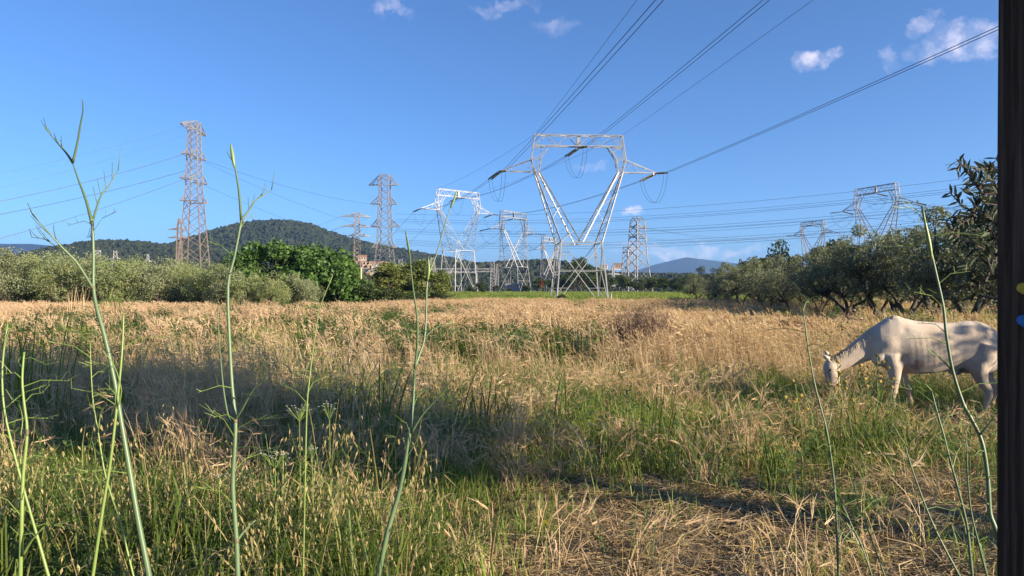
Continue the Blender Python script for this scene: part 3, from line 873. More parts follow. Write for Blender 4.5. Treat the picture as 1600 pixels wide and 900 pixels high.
for (px, py, w, h, wl, lab, rows, cols) in ((551, 412, 7, 2.8, 0, 'pinkish house highest on the bare slope', 2, 4), (566, 406, 6, 2.4, 1, 'small house with red roof at the slope crest', 1, 3), (545, 424, 9, 2.8, 1, 'long low house at the left foot of the slope', 1, 5),
                                            (589, 417, 8, 2.6, 2, 'pale house on the middle terrace of the slope', 1, 4), (606, 424, 8, 2.6, 0, 'pink house behind the tall grey pylon base', 1, 4), (640, 424, 9, 2.5, 1, 'low pink house behind the conifer tops', 1, 4)):
    house(px, py, QY - 6, w, 5, h, rad(8), WALL[wl], lab, GH, rows, cols)
house(966, 418, 640, 8, 6, 3.4, rad(-10), WALL[1], 'tiny pink apartment house beside the small flat-topped pylon', None, 3, 4, True)
house(943, 419, 655, 7, 6, 2.6, rad(-10), WALL[3], 'tiny white house right of the largest pylon on the horizon', None, 2, 3, True)
# white transformer cabinets in the yard below the half sideways pylon
root = empty('transformer', on_ground(801, 232)); g = MB(); g.box((0, 0, 1.3), (4.6, 2.2, 2.6)); g.build('tank', M['galv'], root)
for i in range(7):
    g = MB(); g.box((-2 + i * .66, -1.25, 1.2), (.2, .5, 2.0)); g.build('cooling_fin', M['galv'], root)
for i in range(3):
    g = MB(); g.tube([(-1.3 + i * 1.3, 0, 2.6), (-1.3 + i * 1.3, 0, 3.9)], .13, 8); g.build('bushing', M['insul'], root)
g = MB(); g.box((0, 0, -.05), (5.6, 3.2, .3)); g.build('plinth', M['galv_far'], root)
tag(root, 'white transformer box with cooling fins below the half sideways pylon', 'transformer')
root = empty('marker_post', on_ground(955, 112)); g = MB(); g.tube([(0, 0, -.2), (0, 0, .95)], .1, 8); g.build('shaft', M['galv'], root)
g = MB(); g.tube([(0, 0, .95), (0, 0, 1.0), (0, 0, 1.05)], [.13, .13, .03], 8); g.build('cap', M['galv'], root)
tag(root, 'short white marker post right of the largest pylon foot', 'post')

# ------------------------------------------------------------------ trees
def leaf_quads(pos, L, Wd, r, upb=.35, fold=0.0):
    """N leaf-sized quads at pos, random orientation with normals biased upwards"""
    n = len(pos)
    nr = r.normal(0, 1, (n, 3)); nr[:, 2] += upb * 1.8; nr /= np.linalg.norm(nr, axis=1, keepdims=True)
    a = r.normal(0, 1, (n, 3)); a -= nr * (a * nr).sum(1, keepdims=True); a /= np.linalg.norm(a, axis=1, keepdims=True)
    b = np.cross(nr, a)
    l = L * r.uniform(.65, 1.3, (n, 1)) / 2; w = Wd * r.uniform(.7, 1.3, (n, 1)) / 2
    V = np.stack([pos - a * l, pos + b * w - a * l * .15, pos + a * l, pos - b * w - a * l * .15], 1).reshape(-1, 3)
    F = np.arange(n * 4).reshape(n, 4)
    return V, F
def crown_points(r, N, clumps, rad_, flat=.85, shell=.55):
    c = clumps[r.integers(0, len(clumps), N)]
    d = r.normal(0, 1, (N, 3)); d /= np.linalg.norm(d, axis=1, keepdims=True)
    q = (shell + (1 - shell) * r.uniform(0, 1, (N, 1)) ** .6) * r.uniform(.6, 1.0, (N, 1)) ** .3
    d *= q; d[:, 2] *= flat
    return c[:, :3] + d * c[:, 3:4] * rad_
def dome_clumps(r, n, rx, ry, z0, z1, cr, hollow=.55):
    """clump centres through a dome, outer ones more likely"""
    out = []
    while len(out) < n:
        p = r.uniform(-1, 1, 3)
        d = np.linalg.norm(p)
        if d > 1 or d < hollow * r.uniform(.2, 1.1): continue
        out.append((p[0] * rx, p[1] * ry, (z0 + z1) / 2 + p[2] * (z1 - z0) / 2, cr * r.uniform(.6, 1.25)))
    return np.array(out)
def trunk_mesh(r, clumps, zb, stems, r0, spread, mat, name='trunk'):
    mb = MB()
    tips = []
    for k in range(stems):
        az = 2 * math.pi * (k + r.uniform(-.3, .3)) / stems
        p = Vector((math.cos(az) * r0 * .8 * (stems > 1), math.sin(az) * r0 * .8 * (stems > 1), -.25))
        pts = [p.copy()]; q = p.copy()
        for i in range(5):
            f = (i + 1) / 5
            q = Vector((p.x + math.cos(az) * spread * f * f + r.normal(0, .07), p.y + math.sin(az) * spread * f * f + r.normal(0, .07), zb * f * 1.15))
            pts.append(q.copy())
        mb.tube(pts, [r0 * (1 - .11 * i) * (1.35 if i == 0 else 1) for i in range(6)], 7)
        tips.append((pts[-1], r0 * .45)); tips.append((pts[3], r0 * .5))
    for c in clumps:
        cp = Vector(c[:3])
        s, rr = min(tips, key=lambda t_: (t_[0] - cp).length + r.uniform(0, .5))
        mid = lerp(s, cp, .5) + Vector((r.normal(0, .12), r.normal(0, .12), -.12))
        mb.tube([s, lerp(s, mid, .6), mid, cp], [rr, rr * .7, rr * .5, rr * .15], 5, cap=False)
    return mb.mesh(name, mat, True)
def tree_proto(name, seed, H, rx, ry, zb, nclump, cr, nleaf, L, Wd, leafm, stems=3, r0=.13, spread=.7, upb=.35, hollow=.5, extra=None):
    r = np.random.default_rng(seed)
    cl = dome_clumps(r, nclump, rx - cr * .6, ry - cr * .6, zb + cr * .4, H - cr * .7, cr, hollow)
    if extra is not None: cl = np.vstack([cl, extra(r)])
    pos = crown_points(r, nleaf, cl, 1.0)
    pos = pos[pos[:, 2] > .08]
    # stray sprays sticking out of the outline
    k = int(len(pos) * .07)
    sp = pos[r.integers(0, len(pos), k)]; cen = np.array([0, 0, (zb + H) / 2])
    pos = np.vstack([pos, sp + (sp - cen) / (np.linalg.norm(sp - cen, axis=1, keepdims=True) + .1) * r.uniform(.05, .45, (k, 1))])
    V, F = leaf_quads(pos, L, Wd, r, upb)
    # light and dark sprays: variation shared by neighbouring leaves
    cv = np.clip(.6 * fbm(pos[:, 0] * 1.3 + pos[:, 2] * .9 + 11, pos[:, 1] * 1.3 + pos[:, 2], seed) + .4 * r.uniform(0, 1, len(pos)), 0, 1)
    return {'name': name, 'crown': mesh_np('crown', V, F, leafm, cv), 'trunk': trunk_mesh(r, cl, zb + .5, stems, r0, spread, M['bark']), 'H': float(np.percentile(pos[:, 2], 98.8))}
def place_tree(pr, px, Y, label, group=None, top=None, H=None, rz=None, wide=1.0, x=None):
    xx = gx(px, Y) if x is None else x
    g = zg1(xx, Y)
    if top is not None: H = EYE + (HZ - top) / FPX * Y - g
    s = (H or pr['H']) / pr['H']
    root = empty(pr['name'], (xx, Y, g), random.uniform(0, 6.28) if rz is None else rz)
    root.scale = (s * wide, s * wide, s)
    link('trunk', pr['trunk'], root); link('crown', pr['crown'], root)
    return tag(root, label, 'tree', group)
# olives: silvery, many-stemmed; the left ones bushy to the ground, the right ones with open trunks
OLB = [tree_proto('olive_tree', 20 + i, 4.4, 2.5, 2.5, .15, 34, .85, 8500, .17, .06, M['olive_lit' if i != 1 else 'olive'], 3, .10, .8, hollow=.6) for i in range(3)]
OLR = [tree_proto('olive_tree', 40 + i, 5.0, (2.9, 3.3, 2.6, 3.0)[i], (2.9, 2.6, 3.1, 3.0)[i], (1.15, .5, 1.3, .9)[i], (40, 36, 30, 38)[i], (.72, .85, .66, .78)[i], 12500, .14, .055, M['olive_shaded'], 3 + i % 2, .14, (1.0, .7, 1.2, .9)[i], hollow=.25,
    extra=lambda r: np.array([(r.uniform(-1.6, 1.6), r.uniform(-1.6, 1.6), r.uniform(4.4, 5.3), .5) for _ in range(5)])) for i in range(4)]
BUSHY = [tree_proto('broadleaf_tree', 60 + i, 7.0, 3.6, 3.6, .6, 26, 1.25, 3600, .42, .26, M['dark_leaf'], 1, .22, .4, hollow=.6) for i in range(3)]
PINE = [tree_proto('conifer_tree', 80 + i, 6.0, 1.7, 1.7, 2.6, 12, .7, 9500, .26, .10, M['pine'], 1, .16, .1, upb=.2, hollow=.3,
        extra=lambda r: np.array([(math.cos(a) * q, math.sin(a) * q, z, .62 - .05 * z) for z in np.linspace(.5, 5.2, 9) for a in r.uniform(0, 6.28, 5) for q in [(2.3 - .38 * z) * r.uniform(.3, 1)]])) for i in range(2)]
FIG = tree_proto('broadleaf_tree', 90, 6.1, 7.0, 4.5, .2, 75, 1.25, 17000, .36, .26, M['fig'], 4, .2, 2.0, upb=.5, hollow=.6,
        extra=lambda r: np.array([(r.uniform(-6, 7.2), r.uniform(-3.5, -1), r.uniform(.5, 2.6), 1.1) for _ in range(22)]))

ORD = ('first', 'second', 'third', 'fourth', 'fifth', 'sixth', 'seventh', 'eighth', 'ninth', 'tenth', 'eleventh', 'twelfth', 'thirteenth', 'fourteenth', 'fifteenth', 'sixteenth', 'seventeenth', 'eighteenth', 'nineteenth', 'twentieth', 'twenty-first')
GLO = 'olive trees along the left edge of the field'
left = [(-60, 64, 392, 'olive tree at the far left cut by the picture edge'), (8, 63, 394, 'bushy olive tree leftmost of those along the field edge'), (58, 66, 398, 'bushy olive tree below the long flat blue ridge'),
        (98, 64, 396, 'broad yellowish olive tree left of the tallest fennel stalk'), (142, 66, 402, 'olive tree right behind the tallest fennel stalk'), (178, 63, 404, 'dark green olive tree just right of the tallest fennel stalk'),
        (214, 66, 406, 'olive tree below the rightmost tiny far pylon'), (252, 64, 408, 'olive tree just left of the slim rusty pylon'), (288, 66, 414, 'olive tree in front of the foot of the slim rusty pylon'),
        (322, 63, 412, 'olive tree in front of the foot of the tall pinkish pylon'), (352, 61, 418, 'olive tree at the left end of the big bright green tree'), (388, 60, 425, 'low grey olive in front of the big green tree, left one of three'),
        (428, 60, 428, 'low grey olive in front of the big green tree, middle one of three'), (470, 61, 432, 'low grey olive in front of the big green tree, right one of three')]
for i, (px, Y, top, lab) in enumerate(left):
    place_tree(OLB[i % 3], px, Y, lab, GLO, top + (2, -2, 5)[i % 3], wide=.86 + .1 * (i % 2))
for i, px in enumerate((-20, 35, 80, 120, 160, 200, 236, 270, 305, 338)):
    place_tree(OLB[(i + 1) % 3], px, 72 + 2 * (i % 3), 'olive mostly hidden behind the left field-edge olives, %s from the left in that rear row' % ORD[i], 'second row of olive trees on the left', (399, 402, 402, 404, 405, 408, 411, 413, 414, 409)[i], wide=1.1)
place_tree(FIG, 452, 73, 'large bright green broad dome-shaped tree below the wooded hill', None, 386, rz=0.0)
place_tree(BUSHY[1], 575, 70, 'low dark green bushy tree at the right end of the bright green dome', None, 444, wide=1.1)
GC_ = 'conifers in the middle distance'
for i, (px, top, w, lab) in enumerate(((604, 412, 1.0, 'bushy conifer below the tall grey pylon with roof-like arms'), (628, 424, .8, 'small conifer in the gap between two larger conifers'), (655, 409, 1.05, 'yellowish rounded conifer right behind the middle fennel stalk'), (690, 424, .8, 'conifer at the left foot of the second white pylon'))):
    place_tree(PINE[i % 2], px, 96 + i, lab, GC_, top, wide=w * 1.9)
GBK = 'dark trees along the far side of the meadow'
bk = [(600, 150, 446), (640, 150, 446), (705, 205, 449), (735, 212, 446), (752, 206, 441), (775, 214, 446), (796, 208, 450), (822, 212, 446), (845, 205, 436), (868, 214, 432), (885, 206, 430), (908, 222, 404), (930, 208, 420), (952, 200, 432), (975, 204, 431), (998, 198, 434), (1018, 202, 433), (1040, 196, 434), (1062, 190, 432), (1085, 180, 430), (1108, 172, 428)]
for i, (px, Y, top) in enumerate(bk):
    lab = 'dark tree behind the meadow, %s from the left in its row' % ORD[i]
    grp = GBK
    if px == 908: lab, grp = 'tallest dark green tree seen through the legs of the largest pylon', None
    place_tree(BUSHY[i % 3], px, Y, lab, grp, top, wide=1.25 if px != 908 else .8)
GSH = 'low shrubs at the pylon feet'
for i, (px, Y, top, w, lab) in enumerate(((878, 116, 460, 2.2, 'low green bramble bush at the left feet of the largest pylon'), (905, 118, 464, 2.0, 'low green bush between the feet of the largest pylon'), (742, 176, 452, 1.3, 'small green bush at the right foot of the second white pylon'), (755, 170, 449, 1.0, 'small light green bush right of the second white pylon'), (826, 190, 448, .9, 'small light green bush left of the largest pylon'), (612, 70, 452, 1.5, 'green bush at the field edge below the tall grey pylon'), (648, 72, 455, 1.6, 'green bush at the field edge below the conifers'), (688, 78, 458, 1.4, 'green bush at the field edge left of the second white pylon'))):
    q = place_tree(BUSHY[i % 3], px, Y, lab, GSH, top, wide=w); q['category'] = 'bush'; q.name = 'bush'
RED = tree_proto('red_leaved_tree', 97, 4.2, 1.1, 1.1, .8, 9, .55, 900, .3, .2, M['redleaf'], 1, .12, .2)
place_tree(RED, 846, 190, 'small reddish brown tree left of the largest pylon', None, 437, wide=.8)
place_tree(RED, 897, 180, 'small dark red shrub seen between the legs of the largest pylon', None, 446, wide=.6)

GRO = 'olive trees along the right side of the field'
right = [(1092, 92, 416, 'small olive tree leftmost in the right-hand olive grove beside the meadow'), (1128, 74, 410, 'olive tree beside the right end of the green meadow'), (1158, 62, 408, 'olive tree second from the meadow end on the right'),
         (1196, 56, 402, 'olive tree left of the smaller grey pylon'), (1238, 52, 396, 'olive tree directly below the smaller grey pylon'), (1282, 48, 386, 'silvery olive tree between the two grey pylons'), (1325, 45, 378, 'olive tree left of the larger grey pylon'),
         (1372, 44, 362, 'tall pale-topped olive tree in front of the larger grey pylon'), (1420, 42, 372, 'olive tree right of the larger grey pylon'), (1466, 39, 368, 'dark olive tree behind the back of the white horse'), (1515, 36, 344, 'tall olive tree above the rump of the white horse'), (1580, 34, 338, 'olive tree hidden behind the wooden post')]
tops_r = (421, 413, 408, 400, 394, 380, 374, 352, 360, 352, 322, 318)
for i, (px, Y, top, lab) in enumerate(right):
    place_tree(OLR[(i * 3 + i // 4) % 4], px, Y, lab, GRO, tops_r[i] + 7, wide=(1.15, 1.0, 1.25, .95)[i % 4])
for i, (px, Y, top) in enumerate(((1110, 100, 418), (1145, 86, 413), (1180, 78, 408), (1225, 74, 404), (1268, 70, 396), (1310, 66, 386), (1352, 62, 374), (1400, 58, 366), (1450, 56, 360), (1500, 52, 350), (1550, 50, 342))):
    place_tree(OLR[(i + 1) % 4], px, Y, 'olive behind the right-hand olives, %s from the left in that rear row' % ORD[i], 'second row of olive trees on the right', top, wide=1.15)
place_tree(BUSHY[0], 1222, 95, 'dark round treetop above the olives left of the smaller grey pylon', None, 381, wide=.62)
place_tree(BUSHY[2], 1292, 92, 'dark treetop above the olives just right of the smaller grey pylon', None, 380, wide=.8)
place_tree(BUSHY[1], 1180, 110, 'dark treetop right of the blue mountain', None, 405, wide=.9)
# unseen trees beside the photographer, to the right of the frame; they throw the shade across the field
GSD = 'tall trees to the right of the viewer'
TALL = tree_proto('broadleaf_tree', 131, 8.6, 2.2, 2.2, 4.9, 36, .8, 17000, .28, .17, M['dark_leaf'], 1, .2, .3, hollow=.2,
    extra=lambda r: np.array([(r.uniform(-.5, .5), r.uniform(-.5, .5), z, .5) for z in (5.3, 5.8)]))
place_tree(TALL, 0, -.9, 'broadleaf tree with a bare trunk far to the right of the viewer', None, H=8.6, x=14.0, rz=.4, wide=1.1)
place_tree(TALL, 0, -2.5, 'unseen broadleaf tree added far right of the viewer to deepen the shade', None, H=11.2, wide=.8, x=18.0, rz=2.0)  # added behind the first tree to darken its shadow band further
place_tree(OLR[1], 0, 6.5, 'low olive tree to the right of the grazing horse', None, H=3.6, wide=1.1, x=13.3, rz=1.3)

# the near olive branch hanging in behind the post
def near_branch():
    base = Vector((5.0, 4.3, 0))
    root = empty('olive_branch', base)
    LM = leaf_mat('near_olive_leaf_shaded', [(0, (.02, .035, .018)), (.5, (.04, .06, .03)), (1, (.08, .10, .055))], .1, back=(.10, .12, .09))  # leaf tones lowered to hold the backlit shade of the branch
    lf = MB()
    n = 5
    vs = []
    for i in range(n + 1):
        t_ = i / n; w = math.sin(math.pi * min(max(t_ * .96 + .02, 0), 1)) ** .8 * .13
        vs += [(-w, t_, -.25 * t_ * t_ + .03), (0, t_, -.25 * t_ * t_), (w, t_, -.25 * t_ * t_ + .03)]
    fs = []
    for i in range(n):
        a = i * 3
        fs += [(a, a + 1, a + 4, a + 3), (a + 1, a + 2, a + 5, a + 4)]
    leaf_me = []
    for k in range(4):
        me = mesh_np('leaf', vs, fs, LM, [k / 3.0] * len(fs), True); leaf_me.append(me)
    rr = random.Random(5)
    D = 3.7
    start = P(1690, 500, D)
    tw = [[(1690, 500), (1640, 430), (1590, 380), (1555, 330), (1530, 295), (1512, 268), (1497, 250)],
          [(1590, 380), (1560, 350), (1525, 335), (1500, 318), (1484, 300)],
          [(1555, 330), (1560, 300), (1550, 275), (1544, 256)],
          [(1610, 420), (1575, 400), (1540, 390), (1510, 378), (1478, 358)],
          [(1640, 460), (1600, 445), (1560, 432), (1520, 428), (1486, 412), (1468, 404)],
          [(1530, 295), (1540, 280), (1552, 262)], [(1525, 335), (1512, 345), (1498, 352)], [(1560, 432), (1540, 440), (1520, 452)], [(1575, 400), (1560, 378), (1548, 360)],
          [(1640, 430), (1600, 330), (1580, 260)], [(1650, 430), (1620, 350), (1600, 290)]]
    for pl in list(tw):                                  # side shoots that fill the spray
        for _ in range(3):
            i = rr.randrange(len(pl) - 1); a0, a1 = pl[i], pl[i + 1]; f_ = rr.random()
            x0, y0 = a0[0] + (a1[0] - a0[0]) * f_, a0[1] + (a1[1] - a0[1]) * f_
            if 1495 < x0 < 1600:
                dx, dy = rr.uniform(-34, 16), rr.uniform(-42, 20)
                tw.append([(x0, y0), (x0 + dx * .6, y0 + dy * .5), (x0 + dx, y0 + dy)])
    tw += [[(1600, 480), (1560, 468), (1528, 462), (1502, 446)], [(1600, 340), (1570, 322), (1540, 318), (1516, 300)], [(1600, 300), (1572, 272), (1556, 246)]]
    more = MB()
    cnt = 0
    for ti, pl in enumerate(tw):
        pts = [P(a, b_, D + .12 * math.sin(a * .05 + ti * 2)) - base for a, b_ in pl]
        mb = MB(); mb.tube(pts, [(.012 if ti == 0 else .006) * (1 - .75 * i / (len(pts) - 1)) + .0012 for i in range(len(pts))], 6)
        mb.build('twig', M['bark'], root)
        for i in range(len(pts) - 1):
            seg = (pts[i + 1] - pts[i]); nn = max(2, int(seg.length / .0115))
            d = seg.normalized()
            for j in range(nn):
                if ti == 0 and i < 2: continue
                p = lerp(pts[i], pts[i + 1], (j + rr.random() * .5) / nn)
                if 800 + FPX * (p.x + base.x) / (p.y + base.y) > 1585: continue
                side = d.cross(Vector((rr.uniform(-.4, .4), 1, rr.uniform(-.5, .5)))).normalized() * (1 if j % 2 else -1)
                ld = (d * rr.uniform(.45, 1.0) + side * rr.uniform(.5, 1.0) + Vector((0, rr.uniform(-.5, .5), rr.uniform(-.2, .25)))).normalized()
                if cnt > 295:
                    s_ = rr.uniform(.045, .078); R3 = ld.to_track_quat('Y', 'Z').to_matrix() @ Matrix.Rotation(rr.uniform(-1.2, 1.2), 3, 'Y')
                    more.add([p + R3 @ Vector((v[0] * s_ * .92, v[1] * s_, v[2] * s_)) for v in vs], fs, rr.random()); cnt += 1
                    continue
                o = link('leaf', leaf_me[rr.randrange(4)], root)
                o.location = p
                o.rotation_euler = (ld.to_track_quat('Y', 'Z').to_matrix() @ Matrix.Rotation(rr.uniform(-1.2, 1.2), 3, 'Y')).to_euler()
                s_ = rr.uniform(.045, .078); o.scale = (s_ * .92, s_, s_)
                cnt += 1
    if more.v: more.build('foliage', LM, root, True)['kind'] = 'stuff'
    mb = MB(); mb.tube([(.3, .1, -.3), (.25, 0, .6), (.1, -.1, 1.2), start - base], [.07, .055, .035, .012], 8); mb.build('limb', M['bark'], root, True)
    tag(root, 'dark olive branch with narrow leaves reaching in from behind the wooden post', 'branch')
near_branch()

# ------------------------------------------------------------------ wooden post with trail marks
def wood_post():
    Y = 1.62
    R = .118
    cx = gx(1557, Y) + R * 1.07 + .018
    root = empty('wooden_post', (cx, Y, 0))
    m_, t = mat_new('old_post_wood')
    co = nd(t, 'ShaderNodeTexCoord').outputs['Object']
    mp = nd(t, 'ShaderNodeMapping'); mp.inputs['Scale'].default_value = (26, 26, 1.1); t.links.new(co, mp.inputs[0])
    f = noise(t, 1.6, 9, .68, mp.outputs[0])
    col = ramp(t, f, [(.3, (.02, .014, .010)), (.5, (.075, .052, .036)), (.62, (.14, .10, .07)), (.8, (.24, .185, .14))])
    p = nd(t, 'ShaderNodeBsdfPrincipled'); p.inputs['Roughness'].default_value = .95; p.inputs['Specular IOR Level'].default_value = .03
    t.links.new(col, p.inputs['Base Color'])
    bp = nd(t, 'ShaderNodeBump'); bp.inputs['Strength'].default_value = 1; bp.inputs['Distance'].default_value = .006
    t.links.new(f, bp.inputs['Height']); t.links.new(bp.outputs[0], p.inputs['Normal'])
    o = nd(t, 'ShaderNodeOutputMaterial'); t.links.new(p.outputs[0], o.inputs[0])
    nA, nZ = 72, 60
    V = []
    cracks = [(4.1, .06, 2.0), (4.75, .05, 3.0), (3.55, .04, 1.2), (5.4, .05, .7)]
    for k in range(nZ):
        z = -.4 + 5.2 * k / (nZ - 1)
        for a in range(nA):
            th = 2 * math.pi * a / nA
            r_ = R * (1 + .02 * math.sin(z * 1.3 + 1)) + .004 * (float(vnoise(th * 3.2, z * 1.5, 4)) - .5) + .004 * (float(vnoise(th * 14, z * .8, 5)) - .5)
            for ct, dp, ph in cracks:
                dd = abs(th - ct - .05 * math.sin(z * 1.7 + ph))
                if dd < .07: r_ -= .010 * (1 - dd / .07) * max(0, math.sin(z * .8 + ph))
            V.append((r_ * math.cos(th) + .002 * (z - 1.75), r_ * math.sin(th), z))
    F = [(k * nA + a, k * nA + (a + 1) % nA, (k + 1) * nA + (a + 1) % nA, (k + 1) * nA + a) for k in range(nZ - 1) for a in range(nA)]
    F.append(tuple((nZ - 1) * nA + a for a in range(nA)))
    link('shaft', mesh_np('shaft', V, F, m_, smooth=True), root)
    def mark(px, py0, py1, name, c, lab):
        pm = solid_mat(name, [(.35, tuple(q * .55 for q in c)), (.6, c)], 40, .7)
        zt, zb = EYE + (HZ - py0) / FPX * (Y - R * .6), EYE + (HZ - py1) / FPX * (Y - R * .6)
        n = 48; vs = []; fs = []
        th0 = math.radians(196); th1 = math.radians(262)
        for i in range(n + 1):
            f_ = i / n; th = th0 + (th1 - th0) * f_
            e = math.sqrt(max(0, 1 - (1 - min(f_ * 5, 1)) ** 2)) * math.sqrt(max(0, 1 - (1 - min((1 - f_) * 5, 1)) ** 2)) * (.92 + .08 * math.sin(i * .63) + .04 * math.sin(i * 1.9)) + .02
            h = (zt - zb) / 2 * e; zc = (zt + zb) / 2 + .0012 * math.sin(i * .77)
            for q, rr_ in ((h, R * 1.02 + .010), (-h, R * 1.02 + .010), (-h, R * .93), (h, R * .93)):
                vs.append((rr_ * math.cos(th) + .002 * (zc - 1.75), rr_ * math.sin(th), zc + q))
        for i in range(n):
            a = i * 4
            for q in range(4): fs.append((a + q, a + (q + 1) % 4, a + 4 + (q + 1) % 4, a + 4 + q))
        o = link('paint_mark', mesh_np('paint_mark', vs, fs, pm), root); o['label'] = lab
    mark(1588, 440, 461, 'yellow_paint', (.75, .58, .03), 'yellow painted trail mark')
    mark(1588, 491, 513, 'blue_paint', (.03, .22, .62), 'blue painted trail mark')
    tag(root, 'dark weathered wooden post with yellow and blue paint marks at the right edge', 'post')
wood_post()

# ------------------------------------------------------------------ grazing horse
def horse():
    Y0 = 10.6; SC = FPX / Y0
    def q(px, py): return ((px - 1460) / SC, (648 - py) / SC)
    mb = MB()
    def loft(secs, n=20):
        """secs: (x, z, half height, half width, tilt) ellipses; tilt turns the section plane in x-z"""
        base = len(mb.v)
        for (x, y, z, h, w, ti) in secs:
            for k in range(n):
                a = 2 * math.pi * k / n
                cz, cy = math.cos(a), math.sin(a)
                e = 1.0
                mb.v.append((x + math.sin(ti) * h * cz, y + w * cy * e, z + math.cos(ti) * h * cz))
        for i in range(len(secs) - 1):
            for k in range(n):
                mb.f.append((base + i * n + k, base + i * n + (k + 1) % n, base + (i + 1) * n + (k + 1) % n, base + (i + 1) * n + k)); mb.c.append(.5)
        mb.f.append(tuple(base + k for k in range(n))[::-1]); mb.f.append(tuple(base + (len(secs) - 1) * n + k for k in range(n))); mb.c += [.5, .5]
    def trunk_sec(px, top, bot, w):
        x, zt = q(px, top); _, zb_ = q(px, bot)
        return (x, 0, (zt + zb_) / 2, (zt - zb_) / 2, w, 0)
    loft([trunk_sec(*a) for a in ((1558, 540, 572, .06), (1552, 525, 582, .14), (1541, 514, 588, .20), (1525, 507, 589, .235), (1507, 506, 588, .25), (1490, 509, 584, .235), (1470, 509, 586, .255), (1450, 508, 589, .275), (1430, 506, 590, .275), (1414, 502, 589, .25), (1402, 499, 587, .22), (1388, 503, 583, .20), (1374, 512, 573, .17), (1363, 526, 560, .11))], 28)
    # neck and head, the nose down in the weeds
    nk = []
    for (px, py, h, w, ti) in ((1398, 536, .31, .15, -.35), (1378, 541, .25, .125, -.6), (1358, 551, .195, .10, -.75), (1338, 563, .155, .085, -.8), (1320, 573, .125, .08, -.85), (1308, 580, .10, .075, -.95)):
        x, z = q(px, py); nk.append((x, 0, z, h, w, ti))
    loft(nk, 20)
    hd = []
    for (px, py, h, w, y) in ((1305, 570, .075, .07, -.01), (1304, 580, .105, .095, -.015), (1306, 592, .112, .095, -.02), (1307, 604, .09, .078, -.03), (1307, 615, .068, .06, -.04), (1306, 625, .058, .054, -.05), (1305, 632, .055, .052, -.055), (1305, 637, .035, .035, -.06)):
        x, z = q(px, py); hd.append((x, y, z, h, w, -1.5))
    loft(hd, 18)
    def limb(pts):
        mb.tube([(q(px, py)[0], y, q(px, py)[1]) for px, py, y, r in pts], [r for *_, r in pts], 14)
    # near fore, far fore
    limb([(1393, 560, -.10, .13), (1395, 578, -.13, .11), (1396, 594, -.13, .078), (1395, 608, -.125, .058), (1394, 616, -.125, .056), (1393, 627, -.12, .037), (1393, 635, -.12, .046), (1391, 641, -.12, .042)])
    limb([(1408, 562, .10, .12), (1414, 582, .13, .09), (1420, 598, .14, .062), (1424, 610, .14, .056), (1427, 616, .14, .052), (1429, 627, .14, .036), (1430, 635, .14, .046), (1429, 641, .14, .042)])
    # near hind, far hind with stifle, hock, cannon
    limb([(1528, 545, -.10, .20), (1522, 566, -.135, .165), (1517, 582, -.14, .125), (1522, 598, -.14, .082), (1531, 612, -.14, .060), (1532, 620, -.14, .052), (1529, 630, -.14, .039), (1528, 637, -.14, .047), (1525, 642, -.14, .043)])
    limb([(1540, 548, .09, .16), (1541, 570, .12, .145), (1540, 586, .13, .105), (1545, 598, .13, .076), (1553, 610, .13, .060), (1554, 618, .13, .050), (1551, 630, .13, .038), (1550, 637, .13, .047), (1547, 642, .13, .043)])
    def blob(px, py, y, rx, ry, rz_):
        x, z = q(px, py)
        n, m_ = 10, 7
        base = len(mb.v)
        for i in range(m_ + 1):
            f_ = math.pi * i / m_
            for k in range(n):
                a = 2 * math.pi * k / n
                mb.v.append((x + rx * math.sin(f_) * math.cos(a), y + ry * math.sin(f_) * math.sin(a), z + rz_ * math.cos(f_)))
        for i in range(m_):
            for k in range(n):
                mb.f.append((base + i * n + k, base + (i + 1) * n + k, base + (i + 1) * n + (k + 1) % n, base + i * n + (k + 1) % n)); mb.c.append(.5)
    blob(1402, 512, 0, .14, .10, .13)
    blob(1374, 566, -.09, .10, .09, .11)
    blob(1490, 584, 0, .10, .07, .07)
    # ears
    for (px, py, y, dx, dz) in ((1301, 567, -.06, -.11, .055), (1304, 564, .05, -.07, .10)):
        x, z = q(px, py)
        mb.tube([(x, y, z), (x + dx * .5, y - .01, z + dz * .5), (x + dx, y, z + dz)], [.035, .036, .008], 8)
    me = mb.mesh('body', None)
    tmp = bpy.data.objects.new('horse_body_source', me); C.objects.link(tmp)
    rm = tmp.modifiers.new('r', 'REMESH'); rm.mode = 'VOXEL'; rm.voxel_size = .014; rm.use_smooth_shade = True
    sm = tmp.modifiers.new('s', 'SMOOTH'); sm.factor = .5; sm.iterations = 9
    dg = bpy.context.evaluated_depsgraph_get()
    body = bpy.data.meshes.new_from_object(tmp.evaluated_get(dg))
    bpy.data.objects.remove(tmp); body.name = 'body'
    n_ = len(body.vertices); co_ = np.empty(n_ * 3, dtype=np.float32); body.vertices.foreach_get('co', co_); co_ = co_.reshape(-1, 3)
    no_ = np.empty(n_ * 3, dtype=np.float32); body.vertices.foreach_get('normal', no_); no_ = no_.reshape(-1, 3)
    dsp = np.zeros(n_)
    def bump(px, py, r_, a_):                          # soft anatomical swelling or hollow on both sides
        x, z = q(px, py)
        w_ = np.exp(-((co_[:, 0] - x) ** 2 + (co_[:, 2] - z) ** 2) / (r_ * r_)) * (np.abs(co_[:, 1]) > .05)
        return a_ * w_
    for a_ in ((1499, 518, .08, .014), (1505, 536, .13, -.006), (1480, 540, .13, -.014), (1484, 520, .07, -.012), (1386, 540, .11, .022), (1378, 562, .08, .02), (1402, 566, .06, -.018), (1530, 560, .10, .02), (1552, 548, .05, .02), (1514, 575, .06, .016), (1408, 520, .05, -.010), (1345, 548, .06, -.010)):
        dsp += bump(*a_)
